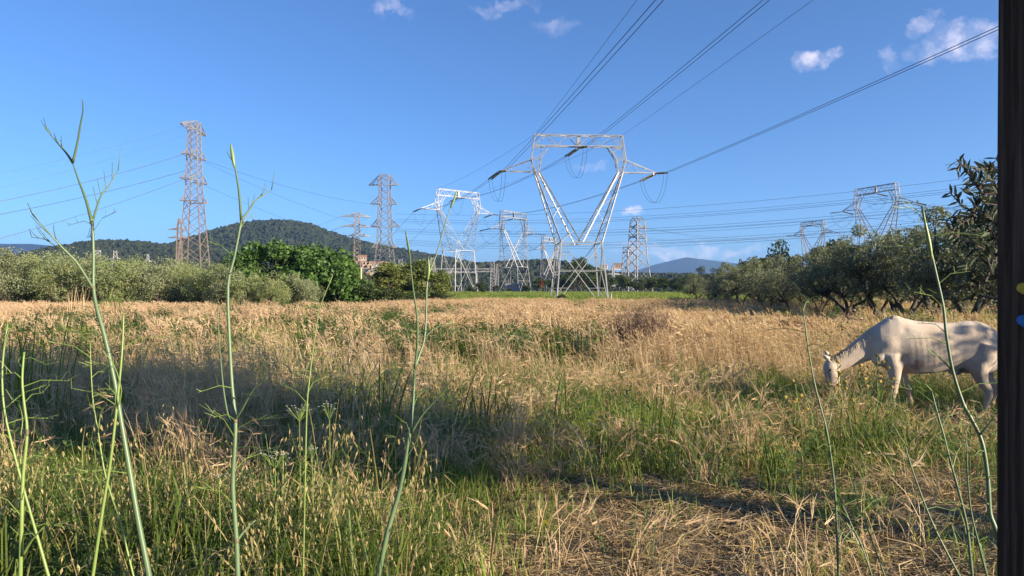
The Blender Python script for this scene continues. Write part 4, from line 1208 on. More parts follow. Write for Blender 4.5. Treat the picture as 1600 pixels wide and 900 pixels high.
    xr = (co_[:, 0] - q(1412, 0)[0]) - (co_[:, 2] - 1.0) * -.12
    ribs = .0011 * np.sin(xr / .077 * 2 * math.pi) * sstep(0, .05, xr) * sstep(.66, .55, xr) * sstep(.62, .74, co_[:, 2]) * sstep(1.17, 1.0, co_[:, 2])
    dsp += ribs + .004 * (fbm(co_[:, 0] * 9, co_[:, 2] * 9 + co_[:, 1] * 5, 3) - .5)
    co_ += no_ * dsp[:, None]
    body.vertices.foreach_set('co', co_.astype(np.float32).ravel()); body.update()
    m_, t = mat_new('horse_coat')
    co = nd(t, 'ShaderNodeTexCoord').outputs['Object']
    base = ramp(t, noise(t, 2.6, 7, .62, co), [(.28, (.36, .275, .21)), (.48, (.55, .45, .36)), (.7, (.68, .585, .48))])
    sep = nd(t, 'ShaderNodeSeparateXYZ'); t.links.new(co, sep.inputs[0])
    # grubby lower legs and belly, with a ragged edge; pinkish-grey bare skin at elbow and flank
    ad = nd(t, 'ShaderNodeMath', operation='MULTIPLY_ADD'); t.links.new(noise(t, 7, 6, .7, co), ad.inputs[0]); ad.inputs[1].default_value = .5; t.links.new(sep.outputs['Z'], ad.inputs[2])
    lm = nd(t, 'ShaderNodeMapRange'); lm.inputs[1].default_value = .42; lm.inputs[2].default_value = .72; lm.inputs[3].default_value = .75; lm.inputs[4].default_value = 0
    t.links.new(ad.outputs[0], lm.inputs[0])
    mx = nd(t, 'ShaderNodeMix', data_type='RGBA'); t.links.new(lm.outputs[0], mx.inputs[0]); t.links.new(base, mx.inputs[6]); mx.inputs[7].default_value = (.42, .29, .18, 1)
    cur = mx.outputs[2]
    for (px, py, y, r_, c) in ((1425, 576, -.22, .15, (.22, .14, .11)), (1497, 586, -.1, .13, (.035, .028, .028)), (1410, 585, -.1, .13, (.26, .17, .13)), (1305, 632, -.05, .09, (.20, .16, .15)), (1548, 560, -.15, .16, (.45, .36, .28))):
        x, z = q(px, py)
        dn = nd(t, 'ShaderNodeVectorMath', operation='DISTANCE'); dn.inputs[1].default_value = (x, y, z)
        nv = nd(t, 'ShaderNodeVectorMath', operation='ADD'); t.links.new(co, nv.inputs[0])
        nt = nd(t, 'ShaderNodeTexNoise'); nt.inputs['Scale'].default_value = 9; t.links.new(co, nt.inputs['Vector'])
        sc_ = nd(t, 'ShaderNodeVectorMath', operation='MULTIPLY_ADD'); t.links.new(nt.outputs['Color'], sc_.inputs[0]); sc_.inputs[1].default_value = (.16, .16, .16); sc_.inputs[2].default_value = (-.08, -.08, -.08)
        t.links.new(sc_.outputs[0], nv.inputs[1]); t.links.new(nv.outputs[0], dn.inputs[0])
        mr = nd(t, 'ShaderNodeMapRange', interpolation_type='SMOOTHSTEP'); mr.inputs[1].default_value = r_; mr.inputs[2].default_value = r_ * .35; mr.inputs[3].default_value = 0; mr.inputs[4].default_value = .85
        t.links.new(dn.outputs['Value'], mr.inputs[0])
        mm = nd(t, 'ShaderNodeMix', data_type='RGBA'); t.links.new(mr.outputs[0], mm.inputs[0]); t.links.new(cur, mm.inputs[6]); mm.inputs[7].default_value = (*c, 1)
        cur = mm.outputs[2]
    p = nd(t, 'ShaderNodeBsdfPrincipled'); p.inputs['Roughness'].default_value = .85; p.inputs['Specular IOR Level'].default_value = .2
    p.inputs['Sheen Weight'].default_value = .25; p.inputs['Sheen Roughness'].default_value = .5
    t.links.new(cur, p.inputs['Base Color'])
    mp = nd(t, 'ShaderNodeMapping'); mp.inputs['Scale'].default_value = (60, 60, 18); t.links.new(co, mp.inputs[0])
    bp = nd(t, 'ShaderNodeBump'); bp.inputs['Strength'].default_value = .55; bp.inputs['Distance'].default_value = .012
    t.links.new(noise(t, 1.5, 6, .65, mp.outputs[0]), bp.inputs['Height']); t.links.new(bp.outputs[0], p.inputs['Normal'])
    o = nd(t, 'ShaderNodeOutputMaterial'); t.links.new(p.outputs[0], o.inputs[0])
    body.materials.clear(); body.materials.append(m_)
    body.polygons.foreach_set('use_smooth', [True] * len(body.polygons))
    root = empty('horse', (gx(1460, Y0), Y0, zg1(gx(1460, Y0), Y0) - .02), rad(-7))
    bo = link('body', body, root)
    # mane: overlapping hanging locks along the crest
    HAIR = leaf_mat('horse_hair', [(0, (.32, .26, .20)), (.5, (.50, .42, .34)), (1, (.62, .54, .45))], .1, .6)
    r = random.Random(3)
    mn = MB()
    crest = [(1398, 500), (1378, 514), (1358, 529), (1338, 545), (1318, 558), (1303, 567)]
    for i in range(260):
        f_ = r.uniform(0, len(crest) - 1.001); k = int(f_); a, b_ = crest[k], crest[k + 1]
        px, py = a[0] + (b_[0] - a[0]) * (f_ - k), a[1] + (b_[1] - a[1]) * (f_ - k)
        x, z = q(px, py)
        L = r.uniform(.05, .15); sy = -1 if r.random() < .85 else 1
        p0 = Vector((x, r.uniform(-.015, .015), z + .01)); y1 = sy * r.uniform(.05, .085)
        pts = [p0, p0 + Vector((.005, y1 * .75, -L * .25 + .015)), p0 + Vector((r.uniform(.0, .03), y1 * 1.15, -L * .65)), p0 + Vector((r.uniform(-.02, .05), y1 * 1.25, -L))]
        mn.strip(pts, [.007, .008, .006, .002], Vector((.8, 0, -.6)), r.random())
    mn.build('mane', HAIR, root)
    for i in range(25):
        pass
    tl = MB()
    x, z = q(1556, 540)
    tl.tube([(x - .03, 0, z), (x + .05, 0, z - .05), (x + .07, 0, z - .2)], [.035, .035, .025], 8)
    for i in range(70):
        y = r.uniform(-.04, .04); L = r.uniform(.5, .75)
        p0 = Vector((x + r.uniform(0, .07), y * .6, z - r.uniform(.0, .15)))
        tl.strip([p0, p0 + Vector((.05, y * .6, -L * .3)), p0 + Vector((.05 + r.uniform(-.03, .03), y, -L * .7)), p0 + Vector((.03 + r.uniform(-.05, .05), y * 1.3, -L))], [.02, .02, .016, .004], Vector((.5, .8, 0)), r.random())
    tl.build('tail', HAIR, root)
    EYEM = solid_mat('horse_eye', [(.3, (.008, .006, .005)), (.7, (.02, .014, .01))], 5, .12)
    for y in (-.108, .078):
        e = MB(); x, z = q(1301, 584)
        e.tube([(x, y - .012, z), (x, y - .007, z), (x, y, z), (x, y + .007, z), (x, y + .012, z)], [.004, .013, .018, .013, .004], 10); e.build('eye', EYEM, root, True)
    HOOF = solid_mat('hoof_horn', [(.3, (.05, .04, .03)), (.7, (.14, .11, .08))], 14, .6)
    for (px, y) in ((1389, -.12), (1427, .14), (1523, -.14), (1545, .13)):
        h_ = MB(); x, z = q(px, 648)
        h_.tube([(x + .03, y, z + .075), (x + .012, y, z + .05), (x, y, z + .0)], [.042, .05, .062], 12); h_.build('hoof', HOOF, root, True)
    tag(root, 'thin white horse grazing in the weeds beside the wooden post', 'horse')
horse()

# ------------------------------------------------------------------ grasses
def vec(a): return Vector((math.cos(a), math.sin(a), 0))
def dry_clump(seed, n, spread, h0, h1, w, lean=.18, head=1.0, hw=.016, green=0.0):
    """bleached barley: thin stems with nodding bearded heads"""
    r = random.Random(seed); mb = MB(); hd = MB()
    for i in range(n):
        az = r.uniform(0, 6.28); q = r.random() ** .5 * spread
        p = Vector((math.cos(az) * q, math.sin(az) * q, -.03))
        h = r.uniform(h0, h1)
        la = r.gauss(2.9, .9)                          # bent over to the left by the wind
        d = vec(la); side = vec(r.uniform(0, 6.28))
        ln = abs(r.gauss(lean, lean * .6)) * h
        pts = [p, p + d * ln * .2 + Vector((0, 0, h * .45)), p + d * ln * .6 + Vector((0, 0, h * .8)), p + d * ln + Vector((0, 0, h))]
        c = r.random()
        mb.strip(pts, [w, w * .9, w * .8, w * .6], side, c)
        if r.random() < head:
            t0 = pts[-1]; hl = r.uniform(.06, .11); dr = r.uniform(-.1, 1.0)
            hdv = (d * (.5 + dr * .7) + Vector((0, 0, .9 - dr * 1.1))).normalized()
            e = t0 + hdv * hl
            s1 = vec(r.uniform(0, 6.28))
            hd.strip([t0, lerp(t0, e, .35), e], [hw * .5, hw, hw * .35], s1, r.random())
            hd.strip([t0, lerp(t0, e, .35), e], [hw * .5, hw, hw * .35], s1.cross(hdv), r.random())
            for k in range(7):
                b0 = lerp(t0, e, .1 + .13 * k)
                aw = (hdv + Vector((r.gauss(0, .28), r.gauss(0, .28), r.gauss(.05, .2)))).normalized() * r.uniform(.06, .1)
                hd.strip([b0, b0 + aw], [hw * .28, hw * .08], s1 if k % 2 else hdv.cross(s1), r.random())
        if r.random() < .5:
            l0 = pts[1]; ld = vec(r.uniform(0, 6.28)); L = r.uniform(.1, .22)
            hd.strip([l0, l0 + ld * L * .5 + Vector((0, 0, .06)), l0 + ld * L + Vector((0, 0, -.04))], [w * 1.2, w * 1.5, w * .3], ld.cross(Vector((0, 0, 1))), r.random())
    nv = len(mb.v)
    me = mesh_np('clump', mb.v + hd.v, mb.f + [tuple(i + nv for i in f) for f in hd.f], [M['dry'], M['dryhead']], mb.c + hd.c)
    me.polygons.foreach_set('material_index', [0] * len(mb.f) + [1] * len(hd.f))
    return me
def green_clump(seed, n, spread, h0, h1, w, mat, arch=.5):
    r = random.Random(seed); mb = MB()
    for i in range(n):
        az = r.uniform(0, 6.28); q = r.random() ** .5 * spread
        p = Vector((math.cos(az) * q, math.sin(az) * q, -.03))
        h = r.uniform(h0, h1); d = vec(r.uniform(0, 6.28)); side = d.cross(Vector((0, 0, 1)))
        ar = abs(r.gauss(arch, .25)) * h
        pts = [p, p + d * ar * .15 + Vector((0, 0, h * .5)), p + d * ar * .55 + Vector((0, 0, h * .88)), p + d * ar * 1.15 + Vector((0, 0, h * (1.0 - .25 * r.random())))]
        mb.strip(pts, [w, w * 1.05, w * .75, w * .1], side, r.random())
    return mb.mesh('clump', mat)
def weed_clump(seed, n, h0, h1, leaf, mat):
    r = random.Random(seed); mb = MB()
    for i in range(n):
        p = Vector((r.gauss(0, .10), r.gauss(0, .10), -.02)); h = r.uniform(h0, h1)
        top = p + Vector((r.gauss(0, .1), r.gauss(0, .1), h))
        mb.strip([p, lerp(p, top, .5), top], [.006, .005, .003], vec(r.uniform(0, 6.28)), r.random())
        for k in range(int(h / .035)):
            b0 = lerp(p, top, .15 + .85 * r.random()); d = (vec(r.uniform(0, 6.28)) + Vector((0, 0, r.uniform(-.1, .6)))).normalized()
            s_ = d.cross(Vector((0, 0, 1))).normalized(); L = leaf * r.uniform(.6, 1.3)
            mb.strip([b0, b0 + d * L * .5, b0 + d * L], [leaf * .12, leaf * .42, leaf * .06], s_, r.random())
    return mb.mesh('clump', mat)
def straw_clump(seed, n, spread):
    r = random.Random(seed); mb = MB()
    for i in range(n):
        a = r.gauss(.2, .8); d = vec(a); p = Vector((r.gauss(0, spread), r.gauss(0, spread), r.uniform(.003, .05))); L = r.uniform(.05, .38)
        tilt = Vector((0, 0, r.gauss(0, .025) * L * 4))
        side = (d.cross(Vector((0, 0, 1))) + Vector((0, 0, r.uniform(-.6, .6)))).normalized()
        mb.strip([p - d * L / 2 - tilt, p + Vector((r.gauss(0, .03) * L * 4, r.gauss(0, .03) * L * 4, .012)), p + d * L / 2 + tilt], [.004, .006, .004], side, r.random())
    return mb.mesh('clump', M['straw'])
def oat_clump(seed, n, spread, h0, h1, dryness=.26):
    """tall wild oats: green or straw stems, long leaves, hanging pale spikelets"""
    r = random.Random(seed); mb = MB(); hd = MB()
    for i in range(n):
        p = Vector((r.gauss(0, spread), r.gauss(0, spread), -.03)); h = r.uniform(h0, h1); d = vec(r.uniform(0, 6.28)); ln = r.uniform(.05, .3) * h
        dry = r.random() < dryness; c = r.uniform(.75, 1) if dry else r.uniform(0, .6)
        pts = [p + d * ln * t_ ** 2 + Vector((0, 0, h * t_ * (1 - .04 * t_))) for t_ in (0, .25, .5, .75, 1)]
        sd1 = vec(r.uniform(0, 6.28))
        mb.strip(pts, [.0055, .005, .0045, .0035, .002], sd1, c); mb.strip(pts, [.0055, .005, .0045, .0035, .002], sd1.cross(Vector((0, 0, 1))), c)
        for k in range(r.randrange(2, 4)):
            b0 = lerp(p, pts[3], r.uniform(.15, .85)); b0 = Vector((b0.x, b0.y, b0.z)); ld = vec(r.uniform(0, 6.28)); L = r.uniform(.16, .34); up = r.uniform(.2, .9)
            mb.strip([b0, b0 + ld * L * .35 + Vector((0, 0, L * up * .6)), b0 + ld * L * .75 + Vector((0, 0, L * up * .75)), b0 + ld * L * 1.05 + Vector((0, 0, L * up * .45))], [.007, .010, .008, .001], ld.cross(Vector((0, 0, 1))), c if r.random() < .7 else .9)
        if r.random() < .6:
            for k in range(r.randrange(4, 9)):
                b0 = lerp(pts[3], pts[4], r.uniform(0, 1)); ld = vec(r.uniform(0, 6.28)); L = r.uniform(.03, .08)
                e = b0 + ld * L * .8 + Vector((0, 0, L * .1)); mb.strip([b0, e], [.0012, .001], Vector((0, 0, 1)), c)
                f = e + ld * .008 + Vector((0, 0, -r.uniform(.022, .034))); sd2 = vec(r.uniform(0, 6.28)); cc = r.random()
                hd.strip([e, lerp(e, f, .45), f], [.002, .009, .0015], sd2, cc); hd.strip([e, lerp(e, f, .45), f], [.002, .009, .0015], sd2.cross(Vector((0, 0, 1))), cc)
                hd.strip([f, f + Vector((r.gauss(0, .01), r.gauss(0, .01), -.025))], [.001, .0003], sd2, cc)
    nv = len(mb.v)
    me = mesh_np('clump', mb.v + hd.v, mb.f + [tuple(i + nv for i in f) for f in hd.f], [M['oat'], M['oathead']], mb.c + hd.c)
    me.polygons.foreach_set('material_index', [0] * len(mb.f) + [1] * len(hd.f))
    return me
def sample(density, y0, y1, seed, margin=2.5, half=.80, cap=80000):
    """points over the wedge of ground in view, area-uniform, thinned by density(x, y) per square metre"""
    r = np.random.default_rng(seed)
    xs_, ys_ = [], []
    edges = np.geomspace(y0, y1, 14)
    for a, b_ in zip(edges[:-1], edges[1:]):
        w = half * b_ + margin
        A = 2 * w * (b_ - a)
        gx_, gy_ = np.meshgrid(np.linspace(-w, w, 60), np.linspace(a, b_, 12))
        dm = float(density(gx_, gy_).max()) * 1.1 + 1e-6
        n = r.poisson(A * dm)
        x = r.uniform(-w, w, n); y = r.uniform(a, b_, n)
        k = r.uniform(0, dm, n) < density(x, y)
        xs_.append(x[k]); ys_.append(y[k])
    return np.concatenate(xs_), np.concatenate(ys_)
def scatter(name, dens, y0, y1, seed, coll, nvar, label, s0=.8, s1=1.25, zs=None, lean=.12):
    x, y = sample(dens, y0, y1, seed)
    r = np.random.default_rng(seed + 1)
    n = len(x)
    s = r.uniform(s0, s1, n)
    sz = s * (zs(x, y) if zs is not None else 1) * r.uniform(.85, 1.15, n)
    print(name, n)
    gn_scatter(name, np.stack([x, y, zg(x, y)], -1), np.stack([r.normal(0, lean, n), r.normal(0, lean, n), r.uniform(-.9, .9, n) if 'barley' in name else r.uniform(0, 6.28, n)], -1), np.stack([s, s, sz], -1), r.integers(0, nvar, n), coll, label)
def PXF(x, y): return 800 + FPX * x / np.maximum(y, .5)
def patch(x, y, cx, cy, rx, ry): return np.exp(-(((x - cx) / rx) ** 2 + ((y - cy) / ry) ** 2))
def greenness(x, y):
    """0 dry barley .. 1 green growth"""
    px = PXF(x, y)
    g = sstep(.46, .66, fbm(x * .16 + 3, y * .10 + 8, 21)) * .8
    g = np.maximum(g, sstep(560, 760, px + (y - 9) * 6) * sstep(17.5, 12.0, y + 1.6 * (fbm(x, y, 4) - .5)))          # green right half of the near field
    g = np.maximum(g, .75 * sstep(13, 8.5, y) * sstep(.38, .6, fbm(x * .7 + 4, y * .5 + 2, 27)))
    g = np.maximum(g, .8 * patch(x, y, -8.5, 27, 4.5, 5.0)); g = np.maximum(g, .75 * patch(x, y, -3.5, 23, 3.4, 4))  # leafy weeds towards the left
    g = np.maximum(g, .8 * patch(x, y, 2.9, 13.2, 2.4, 2.0)); g = np.maximum(g, .7 * patch(x, y, 7.5, 17.5, 2.2, 1.3))
    g = np.maximum(g, .8 * patch(x, y, -6.5, 33, 4, 4)); g = np.maximum(g, .7 * patch(x, y, 1.5, 26, 2.5, 2)); g = np.maximum(g, .8 * patch(x, y, -1.5, 14.5, 2.2, 1.6)); g = np.maximum(g, .7 * patch(x, y, 4.5, 40, 3, 5))
    g = np.maximum(g, .9 * patch(x, y, -14, 17, 3, 5)); g = np.maximum(g, .8 * patch(x, y, -3.5, 52, 7, 10))
    return np.clip(g, 0, 1)
def horse_hole(x, y): return 1 - .88 * np.minimum(1, 1.35 * np.exp(-(((x - 6.5) / 1.25) ** 2 + ((y - 9.7) / 1.3) ** 2)))
def tall(x, y):
    h = .75 + .5 * fbm(x * .35, y * .25, 31)
    px = PXF(x, y)
    h *= .35 + .65 * horse_hole(x, y)
    h *= 1 - .45 * sstep(640, 800, px) * sstep(14, 9, y)
    return h
def track(x, y):
    """bare strip along the olives on the right and the straw-covered corner near the post"""
    px = PXF(x, y)
    t1 = sstep(1040, 1200, px + 90 * (fbm(x * .3, y * .3, 2) - .5)) * sstep(22, 29, y) * sstep(75, 60, y) * .97
    t2 = sstep(640, 900, px) * sstep(7.3, 5.8, y + .9 * (fbm(x * .9, y * .9, 6) - .5))
    return np.maximum(t1, t2)
DN = variants('barley_near', [dry_clump(100 + i, 22, .20, .45, .78, .004, hw=.010) for i in range(5)])
DF = variants('barley_far', [dry_clump(120 + i, 16, .30, .5, .75, .016, hw=.034) for i in range(4)])
def d_near(x, y): return 17 * (1 - greenness(x, y)) ** 1.3 * (1 - track(x, y)) * horse_hole(x, y) * sstep(5.6, 8.4, y + .6 * sstep(700, 300, PXF(x, y)) + 1.6 * (fbm(x * .6, y * .6, 33) - .5)) * (.55 + .9 * fbm(x * .5, y * .4, 14))
scatter('barley', d_near, 4.6, 19, 11, DN, 5, 'bleached wild barley with nodding bearded heads, nearer part of the field', zs=tall)
def d_far(x, y): return np.clip(12 * np.clip(1 - 1.15 * greenness(x, y), 0, 1) * (.3 + 1.3 * sstep(.3, .62, fbm(x * .45, y * .25, 19))) * (1 - track(x, y)) * (18 / np.maximum(y, 18)) ** .55, 0, 20) * (1 - sstep(56, 61, y) * sstep(-9, -12, x))
scatter('barley', d_far, 17, 80, 12, DF, 4, 'pale golden barley filling the far part of the field', zs=tall)
GN1 = variants('green_grass', [green_clump(200 + i, 26, .17, .12, .32, .006, M['green']) for i in range(5)])
GN2 = variants('green_grass_far', [green_clump(220 + i, 20, .28, .3, .55, .02, M['green'], .4) for i in range(4)])
def g_near(x, y): return 25 * np.clip(greenness(x, y) + .10, 0, 1) * (1 - .9 * track(x, y)) * (.4 + 1.1 * fbm(x * .8, y * .6, 41)) * horse_hole(x, y)
scatter('green_grass', g_near, 4.2, 19, 13, GN1, 5, 'short green grass in the nearer right part of the field', zs=lambda x, y: (.75 + .6 * fbm(x * .7, y * .5, 44)) * (.4 + .6 * horse_hole(x, y)))
def g_far(x, y): return 9 * (.10 + greenness(x, y)) * (1 - track(x, y)) * (18 / np.maximum(y, 18)) ** .5
scatter('green_grass', g_far, 17, 80, 14, GN2, 4, 'green grass mixed into the far barley')
WD = variants('weeds', [weed_clump(300 + i, 7, .18, .5, .045, M['weed']) for i in range(4)])
def w_d(x, y): return 9.0 * greenness(x, y) ** 1.2 * sstep(.38, .62, fbm(x * .45, y * .35, 61)) * (1 - .8 * track(x, y)) * np.minimum(1, 14 / y + .45) * horse_hole(x, y)
WF = variants('weeds_far', [weed_clump(320 + i, 9, .45, .85, .11, M['weed']) for i in range(4)])
def wf_d(x, y): return 4.5 * greenness(x, y) * sstep(.3, .55, fbm(x * .45, y * .3, 63)) * np.minimum(1, 16 / y + .35) * (1 - track(x, y))
scatter('weeds', wf_d, 16, 75, 25, WF, 4, 'patches of leafy green weeds standing in the far barley', s0=.7, s1=1.2)
scatter('weeds', w_d, 4.4, 18, 15, WD, 4, 'leafy green weeds among the grass', s0=.8, s1=1.6)
ST = variants('straw', [straw_clump(400 + i, 60, .17) for i in range(4)])
def s_d(x, y): return 42 * np.clip(track(x, y) * sstep(12, 8, y) + .22 * sstep(14, 9, y), 0, 1)
scatter('straw', s_d, 3.8, 14, 16, ST, 4, 'flattened straw lying on the bare soil', lean=.03)
DS = variants('dry_tuft', [dry_clump(140 + i, 16, .14, .16, .46, .0042, lean=.45, head=.8, hw=.013) for i in range(4)])
def ds_d(x, y): return 22 * (greenness(x, y) * .7 * (1 - .9 * track(x, y)) + track(x, y) * .03) * sstep(.34, .62, fbm(x * .9 + 5, y * .7, 71)) * sstep(17, 13, y) * horse_hole(x, y)
scatter('dry_tufts', ds_d, 4.2, 17, 17, DS, 4, 'short dry grass tufts among the green', zs=lambda x, y: .3 + .7 * horse_hole(x, y))
OA = variants('wild_oats', [oat_clump(500 + i, 7, .10, .62, 1.02) for i in range(5)])
def oa_d(x, y):
    px = PXF(x, y)
    return 9.0 * sstep(780, 560, px + 120 * (fbm(x * 1.2, y * 1.2, 3) - .5)) * sstep(6.4, 4.8, y) * (.3 + 1.2 * sstep(.35, .6, fbm(x * .8 + 1, y * .8, 81)))
scatter('wild_oats', oa_d, 2.5, 6.5, 18, OA, 5, 'tall wild oats with hanging spikelets in the left foreground', zs=lambda x, y: .68 + .16 * sstep(2.6, 4.4, y) + .22 * sstep(250, 480, PXF(x, y)))
LG = variants('long_grass', [green_clump(240 + i, 24, .16, .3, .72, .008, M['longgreen'], .55) for i in range(4)])
def lg_d(x, y):
    px = PXF(x, y)
    return 17.0 * (1 - .9 * track(x, y)) * sstep(900, 640, px) * sstep(5.6, 4.4, y) * (.2 + 1.2 * sstep(.32, .6, fbm(x * .7 + 9, y * .7, 91))) + 2.2 * (1 - track(x, y)) * sstep(600, 800, px) * sstep(9.5, 6.5, y) * sstep(.5, .65, fbm(x * .8, y * .8, 95))
scatter('long_grass', lg_d, 2.5, 9.5, 19, LG, 4, 'long arching green grass at the bottom of the picture')
MG = variants('meadow_grass', [green_clump(260 + i, 18, .5, .15, .35, .035, M['green'], .4) for i in range(3)])
def mg_d(x, y): return np.where((x > -26) & (x < 56), 1.0, 0) * (1 - .5 * sstep(120, 160, y)) * (.3 + 1.2 * fbm(x * .2, y * .1, 7))
scatter('meadow_grass', mg_d, 84, 190, 20, MG, 3, 'mown bright green grass of the meadow strip', s0=.8, s1=1.4)

# ------------------------------------------------------------------ countable plants
def dry_bush(px, Y, top, wid, label, seed, n=150):
    g = on_ground(px, Y); H = EYE + (HZ - top) / FPX * Y - g.z; Wd = wid / FPX * Y
    root = empty('dry_bush', g); r = random.Random(seed); st = MB(); hd = MB()
    for i in range(n):
        p = Vector((r.gauss(0, .16) * Wd, r.gauss(0, .3), -.02)); h = H * r.uniform(.6, 1) * math.exp(-(p.x / Wd * 1.5) ** 2)
        e = p + Vector((r.gauss(0, .10) * Wd, r.gauss(0, .15), h)); mid = lerp(p, e, .55) + Vector((r.gauss(0, .04), 0, 0))
        st.tube([p, mid, e], [.006, .005, .002], 4, r.random())
        for k in range(8):
            b0 = lerp(mid, e, r.random()) if k > 2 else lerp(p, mid, r.uniform(.5, 1)); d = Vector((r.gauss(0, .6), r.gauss(0, .6), r.uniform(.2, 1))).normalized() * r.uniform(.06, .16)
            st.tube([b0, b0 + d], [.003, .0015], 3, r.random())
            c = b0 + d; s_ = r.uniform(.012, .022)
            hd.tube([c - d.normalized() * s_, c, c + d.normalized() * s_ * 1.4], [s_ * .3, s_ * .75, s_ * .2], 5, r.random())
    st.build('stem', leaf_mat('bush_stem', [(0, (.10, .065, .045)), (1, (.22, .15, .10))], .0), root)
    hd.build('seed_head', leaf_mat('bush_seed', [(0, (.16, .10, .085)), (.6, (.30, .20, .15)), (1, (.42, .31, .22))], .1), root)['kind'] = 'stuff'
    tag(root, label, 'bush')
dry_bush(1003, 17.5, 474, 150, 'tall dry purple brown thicket in the middle of the field', 1, 280)
dry_bush(1320, 26, 482, 60, 'small dry brown thicket at the edge of the olive shade', 4, 60)
def thistle(px, Y, top, label, seed, heads=7):
    g = on_ground(px, Y); H = EYE + (HZ - top) / FPX * Y - g.z
    root = empty('thistle', g); r = random.Random(seed); st = MB(); lf = MB(); hd = MB()
    for i in range(heads):
        p = Vector((r.gauss(0, .10), r.gauss(0, .10), -.02)); e = p + Vector((r.gauss(0, .13), r.gauss(0, .13), H * r.uniform(.62, 1)))
        mid = lerp(p, e, .5) + Vector((r.gauss(0, .04), r.gauss(0, .04), 0)); st.tube([p, mid, e], [.009, .007, .004], 5, r.random())
        for k in range(26):
            b0 = lerp(p, mid, r.random()) if r.random() < .5 else lerp(mid, e, r.random() ** 1.4); d = (vec(r.uniform(0, 6.28)) + Vector((0, 0, r.uniform(-.1, .8)))).normalized(); L = r.uniform(.05, .12)
            lf.strip([b0, b0 + d * L * .5, b0 + d * L], [.006, .022, .002], d.cross(Vector((0, 0, 1))).normalized(), r.random())
        for k in range(2 if i < 3 else 1):
            c = e + (Vector((0, 0, 0)) if k == 0 else Vector((r.gauss(0, .06), r.gauss(0, .06), -r.uniform(.05, .15))))
            hd.tube([c - Vector((0, 0, .016)), c - Vector((0, 0, .006)), c + Vector((0, 0, .012)), c + Vector((0, 0, .024))], [.008, .022, .027, .012], 9, r.random())
    st.build('stem', M['stalk2'], root); q = lf.build('leaves', M['weed'], root); q['kind'] = 'stuff'
    hd.build('flower_head', leaf_mat('yellow_flower', [(0, (.42, .28, .07)), (1, (.62, .46, .12))], .15), root)['kind'] = 'stuff'
    tag(root, label, 'plant')
thistle(1334, 9.7, 546, 'leafy weed with yellowish round heads in front of the horse head', 2, 8)
thistle(1372, 9.6, 566, 'leafy green weed in front of the horse chest', 3, 8)
thistle(1303, 9.7, 592, 'low leafy weed at the horse muzzle', 5, 9)
thistle(1240, 8.2, 596, 'green weed in the grass left of the horse', 8, 5)
def umbel(px, py, Y, label, seed, col=(.75, .75, .68), n=26, sp=.035, dx=0.0):
    top = P(px, py, Y); g = Vector((top.x + dx, Y, zg1(top.x + dx, Y)))
    root = empty('white_flower' if col[2] > .4 else 'yellow_flower', g); r = random.Random(seed); st = MB(); fl = MB()
    e = top - g; st.tube([(0, 0, -.02), e * .5 + Vector((.01, 0, 0)), e * .93], [.004, .003, .002], 5)
    for i in range(n):
        c = e + Vector((r.gauss(0, sp), r.gauss(0, sp * .7), r.gauss(0, sp * .35))); st.tube([e * .93, c], [.0012, .0008], 3)
        for k in range(4):
            a = 1.57 * k + r.random(); d = vec(a) * r.uniform(.005, .008)
            fl.strip([c, c + d * .6 + Vector((0, 0, .002)), c + d * 1.2], [.002, .006, .002], d.cross(Vector((0, 0, 1))).normalized(), r.random())
    st.build('stem', M['stalk2'], root)
    fl.build('flower_cluster', leaf_mat('petal', [(0, tuple(q * .8 for q in col)), (1, col)], .3), root)
    tag(root, label, 'flower')
umbel(430, 710, 3.6, 'small white flower cluster among the oats right of the second fennel stalk', 1)
umbel(468, 636, 4.2, 'upper white flower cluster left of the thin green stalk', 2, n=22, sp=.05)
umbel(515, 633, 4.2, 'white flower cluster right of the thin green stalk', 3, n=14)
umbel(488, 700, 3.9, 'single tiny white flower head between the oat stems', 4, n=8, sp=.015)
umbel(343, 742, 3.7, 'tiny white flower left of the second fennel stalk', 5, n=8, sp=.015)
umbel(852, 815, 4.4, 'yellow flower low in the rut in the middle foreground', 6, (.62, .48, .06), 24, .016)

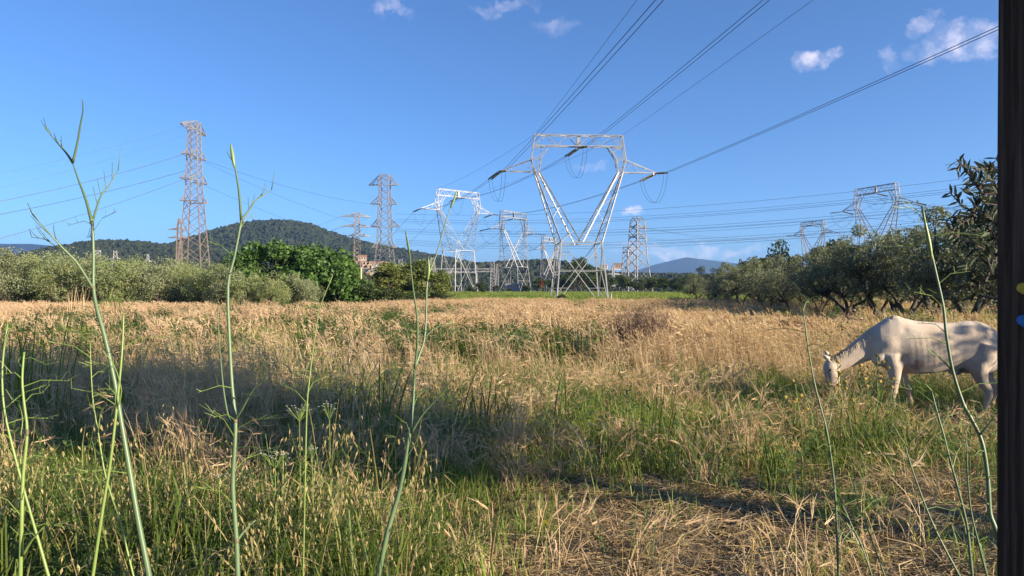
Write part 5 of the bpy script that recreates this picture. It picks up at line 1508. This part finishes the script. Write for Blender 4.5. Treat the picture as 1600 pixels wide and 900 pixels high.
# ------------------------------------------------------------------ fennel stalks
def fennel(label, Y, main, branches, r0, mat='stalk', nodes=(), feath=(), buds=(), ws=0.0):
    """main and branches: sight-line polylines at distance Y; the main one is carried down to the ground"""
    a, b_ = main[0], main[1]
    p0, p1 = P(*a, Y), P(*b_, Y)
    d = (p0 - p1); d = d / max(-d.z, .05)
    foot = p0 + d * (p0.z + .0)
    foot.x = p0.x + (foot.x - p0.x) * .7
    foot.z = zg1(foot.x, Y)
    root = empty('fennel_stalk', foot)
    rr = random.Random(hash(label) % 1000 if False else len(label) * 7 + int(main[0][0]))
    def pts_of(pl, y0, amp):
        raw = [P(px, py, y0 + amp * i) for i, (px, py) in enumerate(pl)]
        out = []
        for i in range(len(raw) - 1):                   # smooth the polyline a little
            for t_ in (0, .34, .67):
                a0 = raw[max(i - 1, 0)]; a1 = raw[i]; a2 = raw[i + 1]; a3 = raw[min(i + 2, len(raw) - 1)]
                t2, t3 = t_ * t_, t_ ** 3
                out.append(.5 * ((2 * a1) + (a2 - a0) * t_ + (2 * a0 - 5 * a1 + 4 * a2 - a3) * t2 + (3 * a1 - 3 * a2 + a3 - a0) * t3))
        out.append(raw[-1])
        return [q - foot for q in out]
    mp_ = [Vector((0, 0, -.03)), lerp(Vector((0, 0, 0)), p0 - foot, .5)] + pts_of(main, Y, .012)
    n = len(mp_)
    r0 = r0 * .68
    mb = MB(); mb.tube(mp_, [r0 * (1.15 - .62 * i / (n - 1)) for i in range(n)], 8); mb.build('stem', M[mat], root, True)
    for k, (pl, rb) in enumerate(branches):
        y0 = Y + .012 * min(range(len(main)), key=lambda i: (main[i][0] - pl[0][0]) ** 2 + (main[i][1] - pl[0][1]) ** 2)
        q = pts_of(pl, y0, (-.02, .03, .015)[k % 3]); m_ = len(q)
        mb = MB(); mb.tube(q, [rb * .8 * (1 - .72 * i / (m_ - 1)) for i in range(m_)], 7)
        if k in feath:                                   # thin side twigs of the feathery tops
            for i in range(m_ // 3, m_):
                if rr.random() < .75:
                    dd = (q[i] - q[i - 1]).normalized()
                    tdir = (dd + Vector((rr.uniform(-.7, .3), rr.uniform(-.5, .5), rr.uniform(.1, .9)))).normalized() * rr.uniform(.03, .075)
                    mb.tube([q[i], q[i] + tdir * .55, q[i] + tdir + Vector((0, 0, .008))], [.0018, .0014, .0007], 4)
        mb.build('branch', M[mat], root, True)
    th_ = MB()                                           # thread-like leaves at the joints and along the upper stem
    for i in range(n // 4, n):
        if rr.random() < .55:
            dd = Vector((rr.uniform(-1, 1), rr.uniform(-.7, .7), rr.uniform(.1, .9))).normalized()
            L = rr.uniform(.05, .16); b0 = mp_[i]; m1 = b0 + dd * L * .5; e = b0 + dd * L + Vector((dd.x * .03, dd.y * .03, -.025))
            th_.tube([b0, m1, e], [.0016, .0011, .0006], 4)
            for k in range(3):
                f_ = lerp(m1, e, rr.random()); d2 = (dd + Vector((rr.uniform(-.8, .8), rr.uniform(-.8, .8), rr.uniform(-.3, .6)))).normalized() * rr.uniform(.02, .05)
                th_.tube([f_, f_ + d2], [.0009, .0005], 3)
    if th_.v: th_.build('thread_leaf', M['stalk2'], root)['kind'] = 'stuff'
    jn = MB()
    for px, py in nodes:
        q = P(px, py, Y) - foot
        i = min(range(n), key=lambda i: abs(mp_[i].z - q.z))
        c, rj = mp_[i], r0 * (1.15 - .62 * i / (n - 1)) * 1.10
        d = (mp_[max(i - 1, 0)] - mp_[min(i + 1, n - 1)]).normalized()
        jn.tube([c - d * .010, c - d * .004, c + d * .004, c + d * .010], [rj * .85, rj, rj, rj * .85], 8)
    if nodes: jn.build('joint', M['node'], root, True)
    for pl, w in buds:                                   # leaf sheaths and swollen buds
        q = pts_of(pl, Y + .03, .004); m_ = len(q)
        mb = MB(); mb.tube(q, [w * math.sin(math.pi * (.08 + .9 * i / (m_ - 1))) + .0008 for i in range(m_)], 7); mb.build('sheath', M['stalk2'], root, True)
    return tag(root, label, 'plant', 'fennel stalks in the foreground')
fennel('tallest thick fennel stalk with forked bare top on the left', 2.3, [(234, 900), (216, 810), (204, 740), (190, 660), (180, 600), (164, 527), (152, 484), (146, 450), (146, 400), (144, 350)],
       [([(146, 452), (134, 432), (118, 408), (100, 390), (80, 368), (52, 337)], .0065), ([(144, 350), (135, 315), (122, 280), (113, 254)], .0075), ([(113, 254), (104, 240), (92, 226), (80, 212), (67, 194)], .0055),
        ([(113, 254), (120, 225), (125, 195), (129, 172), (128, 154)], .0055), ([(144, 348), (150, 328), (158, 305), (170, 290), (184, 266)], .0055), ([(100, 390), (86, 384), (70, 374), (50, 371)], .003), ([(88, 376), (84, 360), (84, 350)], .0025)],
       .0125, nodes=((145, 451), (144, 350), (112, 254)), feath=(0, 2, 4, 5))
fennel('bright green slim stalk leaning across the tallest fennel stalk', 2.2, [(146, 900), (161, 797), (173, 723), (183, 634), (189, 573), (192, 530), (193, 490)], [([(183, 640), (190, 610), (178, 570), (160, 548)], .003)], .007, 'stalk2')
fennel('thin straight stalk between the two leftmost fennel plants', 2.6, [(186, 805), (173, 769), (163, 732), (154, 676), (145, 620), (141, 536)], [([(154, 676), (158, 645), (168, 632)], .003)], .005, 'stalk2')
fennel('bright stalk at the far left with a side shoot at its foot', 2.2, [(33, 900), (35, 807), (37, 741), (43, 676), (38, 630), (35, 592), (38, 550)], [([(37, 867), (50, 845), (68, 824)], .006), ([(33, 725), (32, 690), (36, 655), (30, 630)], .003)], .0085, 'stalk2', nodes=((42, 676),))
fennel('thin curved stalk nearest the left picture edge', 2.3, [(77, 900), (61, 844), (42, 779), (23, 709), (7, 639), (4, 573), (12, 506)], [], .007, 'stalk2')
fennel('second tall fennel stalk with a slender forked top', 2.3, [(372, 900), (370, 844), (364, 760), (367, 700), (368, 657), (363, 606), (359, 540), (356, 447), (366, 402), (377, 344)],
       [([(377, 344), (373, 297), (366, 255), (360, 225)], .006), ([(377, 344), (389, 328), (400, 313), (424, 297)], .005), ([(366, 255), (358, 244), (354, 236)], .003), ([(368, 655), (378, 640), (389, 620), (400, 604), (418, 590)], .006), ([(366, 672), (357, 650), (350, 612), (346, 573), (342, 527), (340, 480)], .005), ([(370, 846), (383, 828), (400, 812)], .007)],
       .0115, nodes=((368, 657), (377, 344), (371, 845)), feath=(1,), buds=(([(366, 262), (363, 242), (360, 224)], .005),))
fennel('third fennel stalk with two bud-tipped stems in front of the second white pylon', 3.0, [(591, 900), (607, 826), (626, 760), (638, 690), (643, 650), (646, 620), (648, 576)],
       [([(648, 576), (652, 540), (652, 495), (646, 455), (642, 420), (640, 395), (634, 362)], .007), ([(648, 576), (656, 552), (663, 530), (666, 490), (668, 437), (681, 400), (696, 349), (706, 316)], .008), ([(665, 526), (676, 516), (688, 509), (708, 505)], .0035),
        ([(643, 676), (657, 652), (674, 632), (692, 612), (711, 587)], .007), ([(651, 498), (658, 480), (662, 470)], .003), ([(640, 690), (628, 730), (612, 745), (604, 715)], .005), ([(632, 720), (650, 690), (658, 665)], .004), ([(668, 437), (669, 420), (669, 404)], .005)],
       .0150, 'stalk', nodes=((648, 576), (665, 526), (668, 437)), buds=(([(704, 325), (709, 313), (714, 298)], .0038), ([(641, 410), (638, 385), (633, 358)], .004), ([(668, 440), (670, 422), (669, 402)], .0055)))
fennel('thin pale green stalk between second and third fennel', 2.9, [(478, 700), (480, 630), (484, 590), (487, 564), (493, 520), (500, 480), (520, 430)], [], .0045, 'stalk2')
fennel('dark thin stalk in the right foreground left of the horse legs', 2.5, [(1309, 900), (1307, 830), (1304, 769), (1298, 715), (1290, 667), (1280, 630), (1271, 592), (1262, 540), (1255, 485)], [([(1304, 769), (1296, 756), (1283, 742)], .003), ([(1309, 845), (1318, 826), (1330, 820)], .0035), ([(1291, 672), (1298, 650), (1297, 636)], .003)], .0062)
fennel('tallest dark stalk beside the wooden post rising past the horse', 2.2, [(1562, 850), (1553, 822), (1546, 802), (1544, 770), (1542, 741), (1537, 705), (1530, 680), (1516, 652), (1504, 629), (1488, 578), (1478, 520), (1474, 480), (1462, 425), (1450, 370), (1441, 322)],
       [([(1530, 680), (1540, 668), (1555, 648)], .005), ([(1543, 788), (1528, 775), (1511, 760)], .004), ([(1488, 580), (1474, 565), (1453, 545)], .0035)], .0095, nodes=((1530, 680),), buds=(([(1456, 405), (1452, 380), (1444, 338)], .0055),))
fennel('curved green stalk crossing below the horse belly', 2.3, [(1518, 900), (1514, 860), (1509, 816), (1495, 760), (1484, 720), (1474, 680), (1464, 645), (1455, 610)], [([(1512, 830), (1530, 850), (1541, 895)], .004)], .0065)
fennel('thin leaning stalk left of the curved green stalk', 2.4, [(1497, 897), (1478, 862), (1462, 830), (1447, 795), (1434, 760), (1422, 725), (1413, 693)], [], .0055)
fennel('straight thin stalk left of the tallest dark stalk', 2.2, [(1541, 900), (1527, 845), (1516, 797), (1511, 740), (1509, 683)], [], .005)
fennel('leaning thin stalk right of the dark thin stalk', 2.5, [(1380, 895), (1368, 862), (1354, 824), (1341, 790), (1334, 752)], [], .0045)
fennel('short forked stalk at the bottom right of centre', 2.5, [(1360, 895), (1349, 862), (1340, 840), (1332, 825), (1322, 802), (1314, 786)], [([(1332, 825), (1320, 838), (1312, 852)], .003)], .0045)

def tuft(px, Y, top, label, seed, n=14, w=.014, spread=.12, arch=.35, mat='longgreen', plume=False, name='grass_tuft'):
    g = on_ground(px, Y); H = EYE + (HZ - top) / FPX * Y - g.z
    root = empty(name, g); r = random.Random(seed); bl = MB(); pl = MB()
    for i in range(n):
        p = Vector((r.gauss(0, spread), r.gauss(0, spread), -.02)); h = H * r.uniform(.55, 1.0); d = vec(r.uniform(0, 6.28)); ar = abs(r.gauss(arch, .2)) * h * .5
        pts = [p + d * ar * t_ ** 2 + Vector((0, 0, h * (t_ - .06 * t_ ** 3))) for t_ in (0, .3, .6, .85, 1)]
        s1 = d.cross(Vector((0, 0, 1)))
        bl.strip(pts, [w * .8, w, w * .9, w * .5, w * .08], s1, r.random())
        if plume:
            for k in range(10):
                b0 = lerp(pts[3], pts[4], r.random()); e = b0 + Vector((r.gauss(0, .05), r.gauss(0, .05), r.uniform(-.02, .08)))
                pl.strip([b0, lerp(b0, e, .5), e], [.003, .012, .002], vec(r.uniform(0, 6.28)), r.random())
    q = bl.build('blades', M[mat], root); q['kind'] = 'stuff'
    if plume: q = pl.build('plumes', M['dryhead'], root); q['kind'] = 'stuff'
    tag(root, label, 'grass tuft')
tuft(14, 9.5, 462, 'tall bright yellowish green grass tuft at the left picture edge', 1, 70, .016, .28, .6, 'green')
tuft(118, 38, 436, 'dry plumed reed tuft against the olives left of the tallest fennel stalk', 2, 26, .03, .35, .3, 'dry', True)
tuft(184, 40, 437, 'green plumed reed tuft against the olives right of the tallest fennel stalk', 3, 26, .03, .4, .5, 'green', True)
tuft(1196, 24, 478, 'tall green reed tuft at the edge of the olive shade', 4, 16, .03, .18, .25, 'green')
tuft(1230, 26, 484, 'smaller green reed tuft right of the tall one near the olive shade', 5, 10, .028, .2, .3, 'green')
tuft(592, 7.4, 512, 'dark green long-bladed grass tuft left of the third fennel stalk', 6, 9, .022, .12, .5)
tuft(560, 7.8, 530, 'low dark long-bladed grass tuft in the field shade', 7, 9, .02, .16, .6)
tuft(735, 8.6, 540, 'long-bladed green tuft right of the third fennel stalk', 8, 9, .02, .15, .6)
tuft(870, 9.2, 552, 'long-bladed green tuft alone at the middle of the field', 9, 9, .02, .18, .6)
tuft(1005, 60, 452, 'pale tall dry stalks standing at the meadow edge', 10, 9, .04, .9, .2, 'dry', True)
tuft(1060, 7.2, 640, 'green blades beside the lit straw right of the rut', 11, 16, .012, .2, .7)
tuft(1405, 5.4, 790, 'bright green grass tuft alone on the straw near the post', 12, 22, .011, .07, .7, 'green')

def ug_d(x, y): return 7 * track(x, y) * sstep(20, 24, y)
scatter('green_grass', ug_d, 20, 80, 31, GN2, 4, 'low dull grass in the shade in front of the right-hand olives', zs=lambda x, y: .35 + .35 * fbm(x * .4, y * .4, 12))
